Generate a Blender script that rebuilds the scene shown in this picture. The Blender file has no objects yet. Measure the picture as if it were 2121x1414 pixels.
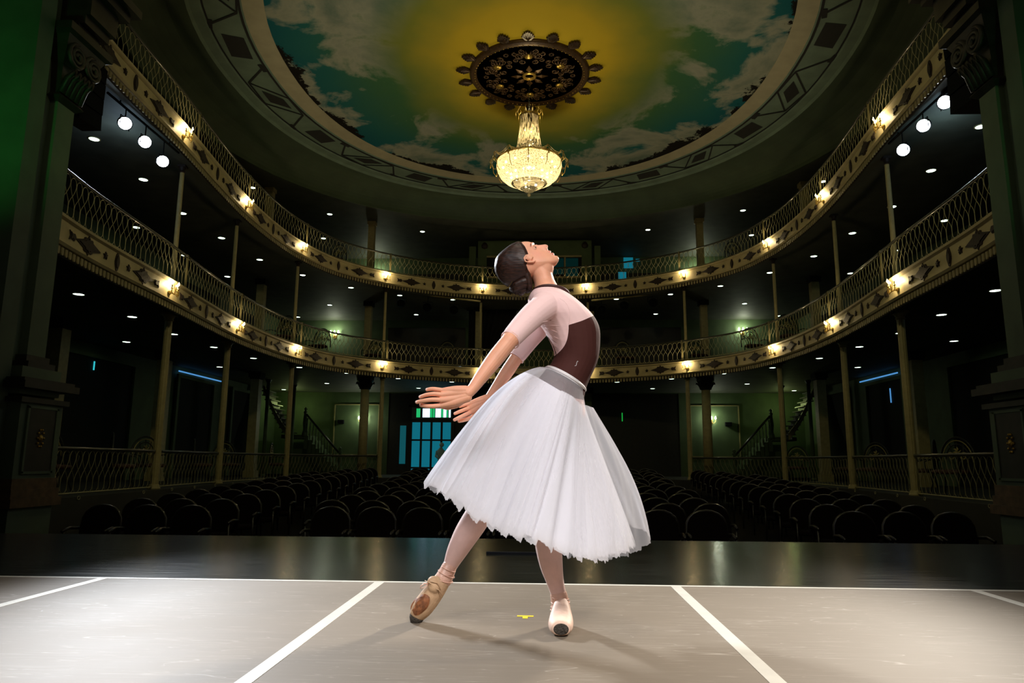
import bpy, bmesh, math, random
from mathutils import Vector, Matrix, noise
random.seed(7)
PI = math.pi
C = bpy.context.scene.collection
SC = bpy.context.scene

# ------------------------------------------------------------------ camera
FPX, PITCH, YAW, ROLL = 1454.066, 0.1689795, 0.0445379, 0.0065091
EYE = Vector((0.3655, 0.0, 0.65))
cp, sp, cy, sy = math.cos(PITCH), math.sin(PITCH), math.cos(YAW), math.sin(YAW)
FW = Vector((-sy*cp, cy*cp, sp)); R0 = Vector((cy, sy, 0)); U0 = R0.cross(FW)
RT = R0*math.cos(ROLL) + U0*math.sin(ROLL); UP = -R0*math.sin(ROLL) + U0*math.cos(ROLL)
cam_d = bpy.data.cameras.new('camera'); cam = bpy.data.objects.new('camera', cam_d); C.objects.link(cam)
cam_d.sensor_width = 36.0; cam_d.lens = FPX/2121*36.0; cam_d.clip_start = 0.05; cam_d.clip_end = 200
m = Matrix((RT, UP, -FW)).transposed().to_4x4(); m.translation = EYE
cam.matrix_world = m
SC.camera = cam

# ------------------------------------------------------------------ exposure, world
SC.view_settings.view_transform = 'Standard'
SC.view_settings.look = 'None'
SC.view_settings.exposure = 0.0
SC.view_settings.gamma = 1.0
SC.view_settings.use_curve_mapping = False
try:
    SC.cycles.use_denoising = True
    SC.cycles.max_bounces = 6
    SC.cycles.transparent_max_bounces = 16
    SC.cycles.sample_clamp_indirect = 3.0
    SC.cycles.caustics_reflective = False; SC.cycles.caustics_refractive = False
except Exception:
    pass
W = bpy.data.worlds.new('world'); SC.world = W; W.use_nodes = True
W.node_tree.nodes['Background'].inputs[0].default_value = (0.55, 0.75, 0.45, 1)
W.node_tree.nodes['Background'].inputs[1].default_value = 0.006

# ------------------------------------------------------------------ stage and house lights, added fill lamps
def lamp(name, kind, loc, energy, color, target=None, size=0.1, spot=None, blend=0.5):
    d = bpy.data.lights.new(name, kind); o = bpy.data.objects.new(name, d); C.objects.link(o)
    o.location = loc; d.energy = energy; d.color = color
    if kind == 'AREA': d.size = size
    else: d.shadow_soft_size = size
    if spot: d.spot_size = spot; d.spot_blend = blend
    if target is not None:
        o.rotation_euler = (Vector(target)-Vector(loc)).to_track_quat('-Z', 'Y').to_euler()
    return o
COOL, WARM = (0.86, 0.92, 1.0), (1.0, 0.80, 0.60)
# the six spotlights under the upper balcony, three each side, aimed at the dancer
SPOTS = [(-7.75, 12.40, 7.08), (-7.75, 13.10, 7.03), (-7.75, 13.80, 6.92),
         (7.75, 12.30, 7.20), (7.75, 13.05, 7.12), (7.75, 13.85, 6.99)]
for i, p in enumerate(SPOTS):
    tgt = Vector((0.2, 2.6, 0.7)) if i < 3 else Vector((0.1, 2.8, 0.7))
    d = (tgt-Vector(p)).normalized()
    lamp('spotlight_beam', 'SPOT', Vector(p)+d*0.16, (4000 if i < 3 else 2900), COOL if i < 3 else (1.0, 0.90, 0.78),
         tgt, 0.09, math.radians(21), 0.7)
# front wash from the stage side, above and beside the camera
lamp('front_wash', 'SPOT', (2.4, -2.6, 5.0), 1480, (1.0, 0.93, 0.88), (0.3, 2.75, 0.75), 0.6, math.radians(32), 0.7)
lamp('front_wash_left', 'SPOT', (-2.2, -3.0, 4.6), 720, (0.96, 0.95, 1.0), (0.25, 2.8, 0.75), 1.3, math.radians(32), 0.7)
lamp('floor_wash', 'SPOT', (-3.4, -2.2, 5.5), 640, (1.0, 0.95, 0.88), (-.95, 1.8, 0), 0.3, math.radians(28), 1.0)
lamp('floor_wash_right', 'SPOT', (4.4, -1.5, 5.5), 420, (1.0, 0.93, 0.85), (2.0, 2.1, 0), 0.3, math.radians(32), 1.0)
lamp('top_wash', 'SPOT', (0.4, 3.4, 8.5), 420, (1.0, 0.86, 0.68), (0.3, 2.6, 0), 0.25, math.radians(62), 0.9)
# green wash on the proscenium
lamp('green_wash', 'SPOT', (-4.6, 4.4, 3.0), 95, (0.10, 1.0, 0.18), (-6.9, 7.6, 5.2), 0.1, math.radians(60), 1.0)
lamp('green_wash_right', 'SPOT', (4.6, 4.4, 3.2), 34, (0.15, 1.0, 0.28), (6.5, 7.8, 4.6), 0.1, math.radians(55), 1.0)
lamp('chandelier_glow', 'POINT', (0, 17.9, 8.36), 60, (1.0, 0.80, 0.46), None, 0.3)
lamp('house_fill', 'SPOT', (0, 4.2, 8.8), 560, (1.0, 0.90, 0.46), (0, 22, 2.2), 0.3, math.radians(112), 0.6)  # unseen fill lamp added above the stage to brighten columns and galleries
lamp('rose_fill', 'POINT', (0, 17.9, 10.12), 30, (1.0, 0.80, 0.42), None, 0.16)  # unseen point lamp added over the chandelier to brighten the rose
lamp('ceiling_fill', 'SPOT', (0, 14.5, 1.5), 1050, (1.0, 0.93, 0.72), (0, 17.6, 11.2), 0.6, math.radians(88), 0.5)  # unseen spot added low over the stalls to brighten the mural

# ------------------------------------------------------------------ helpers
def ray(px, py):
    return FW + RT*((px-1060.5)/FPX) - UP*((py-707)/FPX)
def at(px, py, Y):                     # the point of the plane y = Y seen at a pixel
    d = ray(px, py); return EYE + d*(Y/d.y)
def atz(px, py, z):
    d = ray(px, py); return EYE + d*((z-EYE.z)/d.z)

class MB:
    def __init__(s): s.v = []; s.f = []; s.mi = []; s.cur = 0
    def add(s, vs, fs):
        n = len(s.v); s.v += [tuple(v) for v in vs]
        for f in fs: s.f.append(tuple(i+n for i in f)); s.mi.append(s.cur)
        return s
    def box(s, c, size, M=None):
        c = Vector(c); hx, hy, hz = size[0]/2, size[1]/2, size[2]/2
        vs = [Vector((x*hx, y*hy, z*hz)) for z in (-1, 1) for y in (-1, 1) for x in (-1, 1)]
        if M is not None: vs = [M @ v for v in vs]
        vs = [c+v for v in vs]
        return s.add(vs, [(0, 2, 3, 1), (4, 5, 7, 6), (0, 1, 5, 4), (2, 6, 7, 3), (0, 4, 6, 2), (1, 3, 7, 5)])
    def bx(s, x0, x1, y0, y1, z0, z1):
        return s.box(((x0+x1)/2, (y0+y1)/2, (z0+z1)/2), (abs(x1-x0), abs(y1-y0), abs(z1-z0)))
    def tube(s, pts, r, seg=6, caps=True, closed=False):
        pts = [Vector(p) for p in pts]; n = len(pts)
        rr = r if isinstance(r, (list, tuple)) else [r]*n
        ref = None; vs = []
        for i, p in enumerate(pts):
            if closed: t = pts[(i+1) % n]-pts[i-1]
            else: t = pts[min(i+1, n-1)]-pts[max(i-1, 0)]
            if t.length < 1e-9: t = Vector((0, 0, 1))
            t.normalize()
            if ref is None:
                ref = Vector((0, 0, 1)) if abs(t.z) < .9 else Vector((1, 0, 0))
            a = ref - t*ref.dot(t)
            if a.length < 1e-6: a = t.orthogonal()
            a.normalize(); ref = a; b = t.cross(a)
            for k in range(seg):
                w = 2*PI*k/seg
                vs.append(p + (a*math.cos(w)+b*math.sin(w))*rr[i])
        fs = []
        for i in range(n if closed else n-1):
            j = (i+1) % n
            for k in range(seg):
                k2 = (k+1) % seg
                fs.append((i*seg+k, i*seg+k2, j*seg+k2, j*seg+k))
        if caps and not closed:
            fs.append(tuple(range(seg-1, -1, -1))); fs.append(tuple((n-1)*seg+k for k in range(seg)))
        return s.add(vs, fs)
    def lathe(s, prof, c=(0, 0, 0), seg=24, sx=1.0, sy_=1.0, M=None):
        c = Vector(c); vs = []; fs = []; n = len(prof)
        for r, z in prof:
            for k in range(seg):
                w = 2*PI*k/seg; v = Vector((r*math.cos(w)*sx, r*math.sin(w)*sy_, z))
                if M is not None: v = M @ v
                vs.append(c+v)
        for i in range(n-1):
            for k in range(seg):
                k2 = (k+1) % seg
                fs.append((i*seg+k, i*seg+k2, (i+1)*seg+k2, (i+1)*seg+k))
        if prof[0][0] > 1e-6: fs.append(tuple(range(seg-1, -1, -1)))
        if prof[-1][0] > 1e-6: fs.append(tuple((n-1)*seg+k for k in range(seg)))
        return s.add(vs, fs)
    def ball(s, c, r, seg=12, M=None, sx=1, sy_=1, sz=1):
        prof = [(max(1e-5, r*math.sin(PI*i/8)), -r*sz*math.cos(PI*i/8)) for i in range(9)]
        return s.lathe(prof, c, seg, sx, sy_, M)
    def prism(s, poly, O, ux, uy, depth):   # polygon in plane (O, ux, uy), extruded along ux x uy
        O = Vector(O); ux = Vector(ux); uy = Vector(uy); nn = ux.cross(uy).normalized()*depth
        n = len(poly)
        vs = [O+ux*a+uy*b for a, b in poly] + [O+ux*a+uy*b+nn for a, b in poly]
        fs = [tuple(range(n-1, -1, -1)), tuple(range(n, 2*n))] + [(i, (i+1) % n, n+(i+1) % n, n+i) for i in range(n)]
        return s.add(vs, fs)
    def strip(s, A, B, closed=False):
        n = len(A); vs = list(A)+list(B)
        fs = [(i, (i+1) % n, n+(i+1) % n, n+i) for i in range(n if closed else n-1)]
        return s.add(vs, fs)
    def build(s, name, mat, parent=None, smooth=False, rel=None, fix=True):
        """rel: the parent's base; vertices are given in world space and stored relative to it."""
        me = bpy.data.meshes.new(name)
        off = Vector(rel) if rel is not None else Vector((0, 0, 0))
        me.from_pydata([tuple(Vector(v)-off) for v in s.v], [], s.f)
        mats = mat if isinstance(mat, (list, tuple)) else [mat]
        for mm in mats: me.materials.append(mm)
        if len(mats) > 1: me.polygons.foreach_set('material_index', s.mi)
        if fix:
            b = bmesh.new(); b.from_mesh(me); bmesh.ops.recalc_face_normals(b, faces=b.faces); b.to_mesh(me); b.free()
        if smooth: me.polygons.foreach_set('use_smooth', [True]*len(me.polygons))
        o = bpy.data.objects.new(name, me); C.objects.link(o)
        if parent is not None: o.parent = parent
        return o

def tag(o, label=None, cat=None, group=None, kind=None):
    if label: o['label'] = label
    if cat: o['category'] = cat
    if group: o['group'] = group
    if kind: o['kind'] = kind
    return o
def thing(name, label, cat, loc=(0, 0, 0), rz=0, group=None):
    o = bpy.data.objects.new(name, None); C.objects.link(o)
    o.location = loc; o.rotation_euler = (0, 0, rz); o.empty_display_size = .1
    return tag(o, label, cat, group)
def dup(root, loc, rz=None, label=None, group=None):
    def cpy(o, par):
        c = o.copy(); C.objects.link(c)
        if par is not None: c.parent = par
        for ch in [x for x in KIDS.get(o.name, [])]: cpy(ch, c)
        return c
    r = cpy(root, None); r.location = loc
    if rz is not None: r.rotation_euler = (0, 0, rz)
    if label: r['label'] = label
    if group: r['group'] = group
    return r
KIDS = {}
def kids_of(root):
    def walk(o):
        KIDS[o.name] = [c for c in C.objects if c.parent == o]
        for c in KIDS[o.name]: walk(c)
    walk(root)
ORD = ['first', 'second', 'third', 'fourth', 'fifth', 'sixth', 'seventh', 'eighth', 'ninth', 'tenth', 'eleventh', 'twelfth', 'thirteenth', 'fourteenth', 'fifteenth', 'sixteenth']

# ------------------------------------------------------------------ materials
def mat(name, col, rough=.6, metal=0.0, var=0.12, scale=6.0, bump=0.0, spec=None, emit=None, estr=0.0, sub=0.0, coat=0.0):
    m = bpy.data.materials.new(name); m.use_nodes = True; nt = m.node_tree; N = nt.nodes; L = nt.links
    p = N['Principled BSDF']; p.inputs['Roughness'].default_value = rough; p.inputs['Metallic'].default_value = metal
    if spec is not None: p.inputs['Specular IOR Level'].default_value = spec
    if coat: p.inputs['Coat Weight'].default_value = coat
    if sub:
        p.inputs['Subsurface Weight'].default_value = sub
        p.inputs['Subsurface Radius'].default_value = (1.0, .35, .2); p.inputs['Subsurface Scale'].default_value = .012
    tc = N.new('ShaderNodeTexCoord'); nz = N.new('ShaderNodeTexNoise'); nz.inputs['Scale'].default_value = scale
    nz.inputs['Detail'].default_value = 5
    L.new(tc.outputs['Object'], nz.inputs['Vector'])
    cr = N.new('ShaderNodeValToRGB')
    cr.color_ramp.elements[0].position = .3; cr.color_ramp.elements[1].position = .7
    cr.color_ramp.elements[0].color = tuple(c*(1-var) for c in col[:3])+(1,)
    cr.color_ramp.elements[1].color = tuple(min(1, c*(1+var)) for c in col[:3])+(1,)
    L.new(nz.outputs['Fac'], cr.inputs['Fac']); L.new(cr.outputs['Color'], p.inputs['Base Color'])
    if bump:
        b = N.new('ShaderNodeBump'); b.inputs['Strength'].default_value = bump; b.inputs['Distance'].default_value = .02
        L.new(nz.outputs['Fac'], b.inputs['Height']); L.new(b.outputs['Normal'], p.inputs['Normal'])
    if emit:
        p.inputs['Emission Color'].default_value = tuple(emit)+(1,); p.inputs['Emission Strength'].default_value = estr
    return m
M = {}
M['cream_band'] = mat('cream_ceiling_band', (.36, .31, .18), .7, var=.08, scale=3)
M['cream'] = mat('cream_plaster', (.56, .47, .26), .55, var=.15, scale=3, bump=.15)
M['ornament'] = mat('brown_relief', (.020, .009, .006), .6, var=.3, scale=20, bump=.3)
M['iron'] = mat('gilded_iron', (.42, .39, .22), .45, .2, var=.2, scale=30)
M['shaded_iron'] = mat('shaded_gilded_iron', (.20, .185, .10), .5, .2)  # darker copy of the gilded iron: dimmer light on the ground rails, in colour
M['black_iron'] = mat('black_iron', (.018, .02, .016), .4, .3)
M['dark_rail'] = mat('dark_wood_rail', (.03, .03, .018), .35, coat=.3)
M['column'] = mat('column_paint', (.34, .29, .135), .5, var=.12, scale=9)
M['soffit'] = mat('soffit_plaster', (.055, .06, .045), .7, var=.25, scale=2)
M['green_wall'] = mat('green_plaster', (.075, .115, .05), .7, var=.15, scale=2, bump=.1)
M['dark_green'] = mat('cove_green', (.048, .072, .036), .7, var=.18, scale=1.2)
M['pier'] = mat('pier_plaster', (.13, .18, .12), .65, var=.18, scale=2, bump=.15)
M['pier_dark'] = mat('pier_panel', (.035, .03, .025), .5, var=.3, scale=7)
M['wood_band'] = mat('orange_wood_moulding', (.17, .10, .05), .45, var=.3, scale=12)
M['carpet'] = mat('stalls_carpet', (.005, .005, .004), .95, spec=.1)
M['gallery_floor'] = mat('gallery_floor', (.02, .02, .016), .7)
M['seat_fabric'] = mat('seat_fabric', (.004, .002, .002), .95, spec=.1)
M['seat_wood'] = mat('seat_wood', (.009, .006, .004), .35, coat=.12, var=.3, scale=15)
M['black_metal'] = mat('black_metal', (.006, .007, .009), .8, 0, spec=.08)
M['drape'] = mat('black_drape', (.006, .006, .006), .9)
M['door_wood'] = mat('dark_door_wood', (.016, .013, .010), .5, var=.3, scale=8)
M['gold'] = mat('gold_leaf', (.55, .36, .08), .3, .8, var=.25, scale=25)
M['stencil'] = mat('black_brown_stencil', (.010, .009, .006), .8, var=.3, scale=9)
M['rose_dark'] = mat('rose_dark', (.030, .015, .008), .35, .2, var=.4, scale=12)
M['rose_brown'] = mat('rose_bronze', (.07, .036, .012), .4, .4, var=.4, scale=18)
M['fringe'] = mat('fringe_cream', (.30, .25, .13), .6)
M['chair_lit_gold'] = mat('chair_lit_gold', (.38, .32, .12), .4, .3)  # gold tone carries the warm light on the chair backs
M['tape'] = mat('white_floor_tape', (.62, .60, .53), .4, var=.06, scale=14)
M['yellow'] = mat('yellow_tape', (.85, .66, .02), .5, var=.05)
M['brass'] = mat('brass', (.60, .42, .12), .28, .9, var=.15, scale=30)
def emis(name, col, s):
    m = bpy.data.materials.new(name); m.use_nodes = True; nt = m.node_tree
    for n in list(nt.nodes): nt.nodes.remove(n)
    e = nt.nodes.new('ShaderNodeEmission'); o = nt.nodes.new('ShaderNodeOutputMaterial')
    e.inputs[0].default_value = tuple(col)+(1,); e.inputs[1].default_value = s
    nt.links.new(e.outputs[0], o.inputs[0]); return m
M['bulb'] = emis('candle_bulb', (1.0, .80, .42), 26)
M['lens'] = emis('spot_lens', (.86, .93, 1.0), 60)
M['down'] = emis('downlight_lamp', (.72, 1.0, .78), 7)
M['down_y'] = emis('downlight_warm', (.95, 1.0, .55), 7)
M['daylight'] = emis('day_blue', (.01, .27, .38), .5)
M['daylight_dim'] = emis('day_teal', (.01, .14, .17), .55)
M['glass_white'] = emis('stained_white', (.62, .85, 1.0), 1.7)
M['glass_green'] = emis('stained_green', (.02, .55, .16), .9)
M['blue_slit'] = emis('blue_slit', (.10, .35, .75), .8)
M['teal_slit'] = emis('teal_slit', (.05, .8, .9), .7)
M['green_slit'] = emis('green_slit', (.02, .8, .10), .5)
M['booth_glass'] = emis('booth_glow', (.004, .05, .045), .22)
M['chand_bulb'] = emis('chandelier_bulb', (1.0, .82, .48), 18)

def crystal(name, transp, col, scale=60, tall=1.0):
    m = bpy.data.materials.new(name); m.use_nodes = True; nt = m.node_tree; N = nt.nodes; L = nt.links
    for n in list(N): N.remove(n)
    out = N.new('ShaderNodeOutputMaterial'); tr = N.new('ShaderNodeBsdfTransparent'); tl = N.new('ShaderNodeBsdfTranslucent')
    gl = N.new('ShaderNodeBsdfGlossy'); gl.inputs['Roughness'].default_value = .2
    tl.inputs[0].default_value = col+(1,); gl.inputs[0].default_value = (1, .9, .7, 1)
    tc = N.new('ShaderNodeTexCoord'); mp = N.new('ShaderNodeMapping'); mp.inputs['Scale'].default_value = (1, 1, 1/tall)
    vo = N.new('ShaderNodeTexVoronoi'); vo.inputs['Scale'].default_value = scale
    L.new(tc.outputs['Object'], mp.inputs[0]); L.new(mp.outputs[0], vo.inputs['Vector'])
    mt = N.new('ShaderNodeMath'); mt.operation = 'LESS_THAN'; mt.inputs[1].default_value = transp
    L.new(vo.outputs['Color'], mt.inputs[0])
    m1 = N.new('ShaderNodeMixShader'); m1.inputs[0].default_value = .15
    L.new(tl.outputs[0], m1.inputs[1]); L.new(gl.outputs[0], m1.inputs[2])
    m2 = N.new('ShaderNodeMixShader'); L.new(mt.outputs[0], m2.inputs[0]); L.new(m1.outputs[0], m2.inputs[1]); L.new(tr.outputs[0], m2.inputs[2])
    L.new(m2.outputs[0], out.inputs[0]); return m
M['bead_bowl'] = crystal('bead_bowl', .30, (.85, .74, .50), 95)
M['bead_tent'] = crystal('bead_tent', .40, (.9, .75, .45), 80, 14)

def tulle(name, alpha, col=(.95, .95, 1.0)):
    m = bpy.data.materials.new(name); m.use_nodes = True; nt = m.node_tree; N = nt.nodes; L = nt.links
    for n in list(N): N.remove(n)
    out = N.new('ShaderNodeOutputMaterial'); tr = N.new('ShaderNodeBsdfTransparent'); tl = N.new('ShaderNodeBsdfTranslucent')
    df = N.new('ShaderNodeBsdfDiffuse'); tl.inputs[0].default_value = col+(1,); df.inputs[0].default_value = col+(1,)
    a = N.new('ShaderNodeMixShader'); a.inputs[0].default_value = .30
    L.new(df.outputs[0], a.inputs[1]); L.new(tl.outputs[0], a.inputs[2])
    b = N.new('ShaderNodeMixShader')
    lw = N.new('ShaderNodeLayerWeight'); lw.inputs['Blend'].default_value = .35
    mr = N.new('ShaderNodeMapRange'); mr.inputs['To Min'].default_value = alpha; mr.inputs['To Max'].default_value = min(1, alpha+.32)
    L.new(lw.outputs['Facing'], mr.inputs['Value']); L.new(mr.outputs[0], b.inputs[0])
    L.new(tr.outputs[0], b.inputs[1]); L.new(a.outputs[0], b.inputs[2]); L.new(b.outputs[0], out.inputs[0]); return m
M['tulle'] = tulle('white_tulle', .62)
M['tulle_sheer'] = tulle('sheer_tulle', .19)
M['tulle_dense'] = tulle('dense_tulle', .93)

# stage vinyl: warm grey with pale curved scuffs
def vinyl_mat():
    m = bpy.data.materials.new('grey_dance_vinyl'); m.use_nodes = True; nt = m.node_tree; N = nt.nodes; L = nt.links
    p = N['Principled BSDF']; p.inputs['Specular IOR Level'].default_value = .14
    tc = N.new('ShaderNodeTexCoord')
    base = N.new('ShaderNodeTexNoise'); base.inputs['Scale'].default_value = 1.3; base.inputs['Detail'].default_value = 6
    L.new(tc.outputs['Object'], base.inputs['Vector'])
    r0 = N.new('ShaderNodeValToRGB'); r0.color_ramp.elements[0].color = (.145, .118, .086, 1); r0.color_ramp.elements[1].color = (.225, .184, .138, 1)
    L.new(base.outputs['Fac'], r0.inputs['Fac'])
    last = r0.outputs['Color']
    # scuffs: thin contour lines of warped, stretched noise, masked into patches
    for k, (rz, sx, sy_, sc, wd, seed, amt) in enumerate([(.25, .5, 5, 1.6, .004, 3.1, .35), (-.5, .5, 6, 2.0, .003, 9.7, .35), (1.1, .6, 5, 2.0, .003, 17.3, .3), (.08, .35, 14, 3, .010, 23.0, .30), (-.2, .4, 16, 4, .010, 31.0, .28), (.45, .4, 16, 3.5, .008, 41.0, .3), (-.75, .4, 15, 3, .007, 53.0, .25)]):
        mp = N.new('ShaderNodeMapping'); mp.inputs['Rotation'].default_value = (0, 0, rz); mp.inputs['Scale'].default_value = (sx, sy_, 1); mp.inputs['Location'].default_value = (seed, seed*1.7, seed*.3)
        L.new(tc.outputs['Object'], mp.inputs[0])
        nz = N.new('ShaderNodeTexNoise'); nz.inputs['Scale'].default_value = sc; nz.inputs['Detail'].default_value = 1.5; nz.inputs['Distortion'].default_value = .6
        L.new(mp.outputs[0], nz.inputs['Vector'])
        sb = N.new('ShaderNodeMath'); sb.operation = 'SUBTRACT'; sb.inputs[1].default_value = .5; L.new(nz.outputs['Fac'], sb.inputs[0])
        ab = N.new('ShaderNodeMath'); ab.operation = 'ABSOLUTE'; L.new(sb.outputs[0], ab.inputs[0])
        mr = N.new('ShaderNodeMapRange'); mr.inputs['From Min'].default_value = 0; mr.inputs['From Max'].default_value = wd; mr.inputs['To Min'].default_value = amt; mr.inputs['To Max'].default_value = 0
        L.new(ab.outputs[0], mr.inputs['Value'])
        mk = N.new('ShaderNodeTexNoise'); mk.inputs['Scale'].default_value = 2.6; mk.inputs['Detail'].default_value = 3
        mp2 = N.new('ShaderNodeMapping'); mp2.inputs['Location'].default_value = (seed*2, 5, 1); L.new(tc.outputs['Object'], mp2.inputs[0]); L.new(mp2.outputs[0], mk.inputs['Vector'])
        mk2 = N.new('ShaderNodeMapRange'); mk2.inputs['From Min'].default_value = .5; mk2.inputs['From Max'].default_value = .62
        L.new(mk.outputs['Fac'], mk2.inputs['Value'])
        mu = N.new('ShaderNodeMath'); mu.operation = 'MULTIPLY'; L.new(mr.outputs[0], mu.inputs[0]); L.new(mk2.outputs[0], mu.inputs[1])
        mx = N.new('ShaderNodeMix'); mx.data_type = 'RGBA'; mx.inputs[7].default_value = (.62, .57, .50, 1)
        L.new(mu.outputs[0], mx.inputs[0]); L.new(last, mx.inputs[6]); last = mx.outputs[2]
    L.new(last, p.inputs['Base Color'])
    rr = N.new('ShaderNodeMapRange'); rr.inputs['To Min'].default_value = .50; rr.inputs['To Max'].default_value = .66
    L.new(base.outputs['Fac'], rr.inputs['Value']); L.new(rr.outputs[0], p.inputs['Roughness'])
    return m
M['vinyl'] = vinyl_mat()
def apron_mat():
    m = bpy.data.materials.new('black_gloss_boards'); m.use_nodes = True; nt = m.node_tree; N = nt.nodes; L = nt.links
    p = N['Principled BSDF']; tc = N.new('ShaderNodeTexCoord')
    mp = N.new('ShaderNodeMapping'); mp.inputs['Scale'].default_value = (.6, 16, 1); L.new(tc.outputs['Object'], mp.inputs[0])
    nz = N.new('ShaderNodeTexNoise'); nz.inputs['Scale'].default_value = 4; nz.inputs['Detail'].default_value = 8; L.new(mp.outputs[0], nz.inputs['Vector'])
    cr = N.new('ShaderNodeValToRGB'); cr.color_ramp.elements[0].position = .45; cr.color_ramp.elements[0].color = (.008, .009, .007, 1)
    cr.color_ramp.elements[1].position = .78; cr.color_ramp.elements[1].color = (.02, .02, .016, 1)
    L.new(nz.outputs['Fac'], cr.inputs['Fac']); L.new(cr.outputs['Color'], p.inputs['Base Color'])
    rr = N.new('ShaderNodeMapRange'); rr.inputs['To Min'].default_value = .10; rr.inputs['To Max'].default_value = .30
    L.new(nz.outputs['Fac'], rr.inputs['Value']); L.new(rr.outputs[0], p.inputs['Roughness'])
    b = N.new('ShaderNodeBump'); b.inputs['Strength'].default_value = .12; b.inputs['Distance'].default_value = .004
    L.new(nz.outputs['Fac'], b.inputs['Height']); L.new(b.outputs['Normal'], p.inputs['Normal'])
    return m
M['apron'] = apron_mat()
def mural_mat():
    m = bpy.data.materials.new('painted_sky_mural'); m.use_nodes = True; nt = m.node_tree; N = nt.nodes; L = nt.links
    p = N['Principled BSDF']; p.inputs['Roughness'].default_value = .8; p.inputs['Specular IOR Level'].default_value = .1
    tc = N.new('ShaderNodeTexCoord')
    mp = N.new('ShaderNodeMapping'); mp.inputs['Location'].default_value = (0, -17.6/7.7, 0); mp.inputs['Scale'].default_value = (1/6.8, 1/7.7, 0)
    L.new(tc.outputs['Object'], mp.inputs[0])
    ln = N.new('ShaderNodeVectorMath'); ln.operation = 'LENGTH'; L.new(mp.outputs[0], ln.inputs[0])
    n0 = N.new('ShaderNodeTexNoise'); n0.inputs['Scale'].default_value = .35; n0.inputs['Detail'].default_value = 4; L.new(tc.outputs['Object'], n0.inputs['Vector'])
    a = N.new('ShaderNodeMath'); a.operation = 'MULTIPLY_ADD'; a.inputs[1].default_value = .34; a.inputs[2].default_value = -.17; L.new(n0.outputs['Fac'], a.inputs[0])
    d = N.new('ShaderNodeMath'); d.operation = 'ADD'; L.new(ln.outputs['Value'], d.inputs[0]); L.new(a.outputs[0], d.inputs[1])
    cr = N.new('ShaderNodeValToRGB'); e = cr.color_ramp.elements
    e[0].position = .0; e[0].color = (.62, .42, .02, 1); e[1].position = .30; e[1].color = (.50, .34, .02, 1)
    for ps, c in ((.46, (.22, .22, .03, 1)), (.62, (.055, .14, .05, 1)), (.84, (.02, .12, .10, 1)), (1.0, (.01, .10, .11, 1))):
        x = e.new(ps); x.color = c
    L.new(d.outputs[0], cr.inputs['Fac'])
    # clouds
    nc = N.new('ShaderNodeTexNoise'); nc.inputs['Scale'].default_value = .42; nc.inputs['Detail'].default_value = 9; nc.inputs['Roughness'].default_value = .58; nc.inputs['Distortion'].default_value = .35
    mp3 = N.new('ShaderNodeMapping'); mp3.inputs['Location'].default_value = (3.3, 1.2, 0); L.new(tc.outputs['Object'], mp3.inputs[0]); L.new(mp3.outputs[0], nc.inputs['Vector'])
    cm = N.new('ShaderNodeMapRange'); cm.inputs['From Min'].default_value = .46; cm.inputs['From Max'].default_value = .53; L.new(nc.outputs['Fac'], cm.inputs['Value'])
    rm = N.new('ShaderNodeMapRange'); rm.inputs['From Min'].default_value = .50; rm.inputs['From Max'].default_value = .66; L.new(ln.outputs['Value'], rm.inputs['Value'])
    mu = N.new('ShaderNodeMath'); mu.operation = 'MULTIPLY'; L.new(cm.outputs[0], mu.inputs[0]); L.new(rm.outputs[0], mu.inputs[1])
    sh = N.new('ShaderNodeValToRGB'); sh.color_ramp.elements[0].position = .46; sh.color_ramp.elements[0].color = (.40, .37, .25, 1); sh.color_ramp.elements[1].position = .66; sh.color_ramp.elements[1].color = (.13, .17, .12, 1)
    L.new(nc.outputs['Fac'], sh.inputs['Fac'])
    mx = N.new('ShaderNodeMix'); mx.data_type = 'RGBA'; L.new(mu.outputs[0], mx.inputs[0]); L.new(cr.outputs['Color'], mx.inputs[6]); L.new(sh.outputs['Color'], mx.inputs[7])
    # dark painted foliage near the rim
    nf = N.new('ShaderNodeTexNoise'); nf.inputs['Scale'].default_value = 1.1; nf.inputs['Detail'].default_value = 10; nf.inputs['Roughness'].default_value = .75; L.new(tc.outputs['Object'], nf.inputs['Vector'])
    f1 = N.new('ShaderNodeMapRange'); f1.inputs['From Min'].default_value = .84; f1.inputs['From Max'].default_value = 1.0; f1.inputs['To Min'].default_value = -.12; f1.inputs['To Max'].default_value = .30; L.new(ln.outputs['Value'], f1.inputs['Value'])
    n5 = N.new('ShaderNodeTexNoise'); n5.inputs['Scale'].default_value = .30; n5.inputs['Detail'].default_value = 1; L.new(tc.outputs['Object'], n5.inputs['Vector'])
    n6 = N.new('ShaderNodeMapRange'); n6.inputs['From Min'].default_value = .42; n6.inputs['From Max'].default_value = .58; L.new(n5.outputs['Fac'], n6.inputs['Value'])
    f15a = N.new('ShaderNodeMath'); f15a.operation = 'SUBTRACT'; f15a.inputs[1].default_value = 1; L.new(n6.outputs[0], f15a.inputs[0])
    f15 = N.new('ShaderNodeMath'); f15.operation = 'MULTIPLY_ADD'; f15.inputs[1].default_value = .22; L.new(f15a.outputs[0], f15.inputs[0]); L.new(f1.outputs[0], f15.inputs[2])
    f2 = N.new('ShaderNodeMath'); f2.operation = 'ADD'; L.new(nf.outputs['Fac'], f2.inputs[0]); L.new(f15.outputs[0], f2.inputs[1])
    f3 = N.new('ShaderNodeMapRange'); f3.inputs['From Min'].default_value = .64; f3.inputs['From Max'].default_value = .655; L.new(f2.outputs[0], f3.inputs['Value'])
    mf = N.new('ShaderNodeMix'); mf.data_type = 'RGBA'; mf.inputs[7].default_value = (.010, .008, .005, 1)
    L.new(f3.outputs[0], mf.inputs[0]); L.new(mx.outputs[2], mf.inputs[6])
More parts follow.
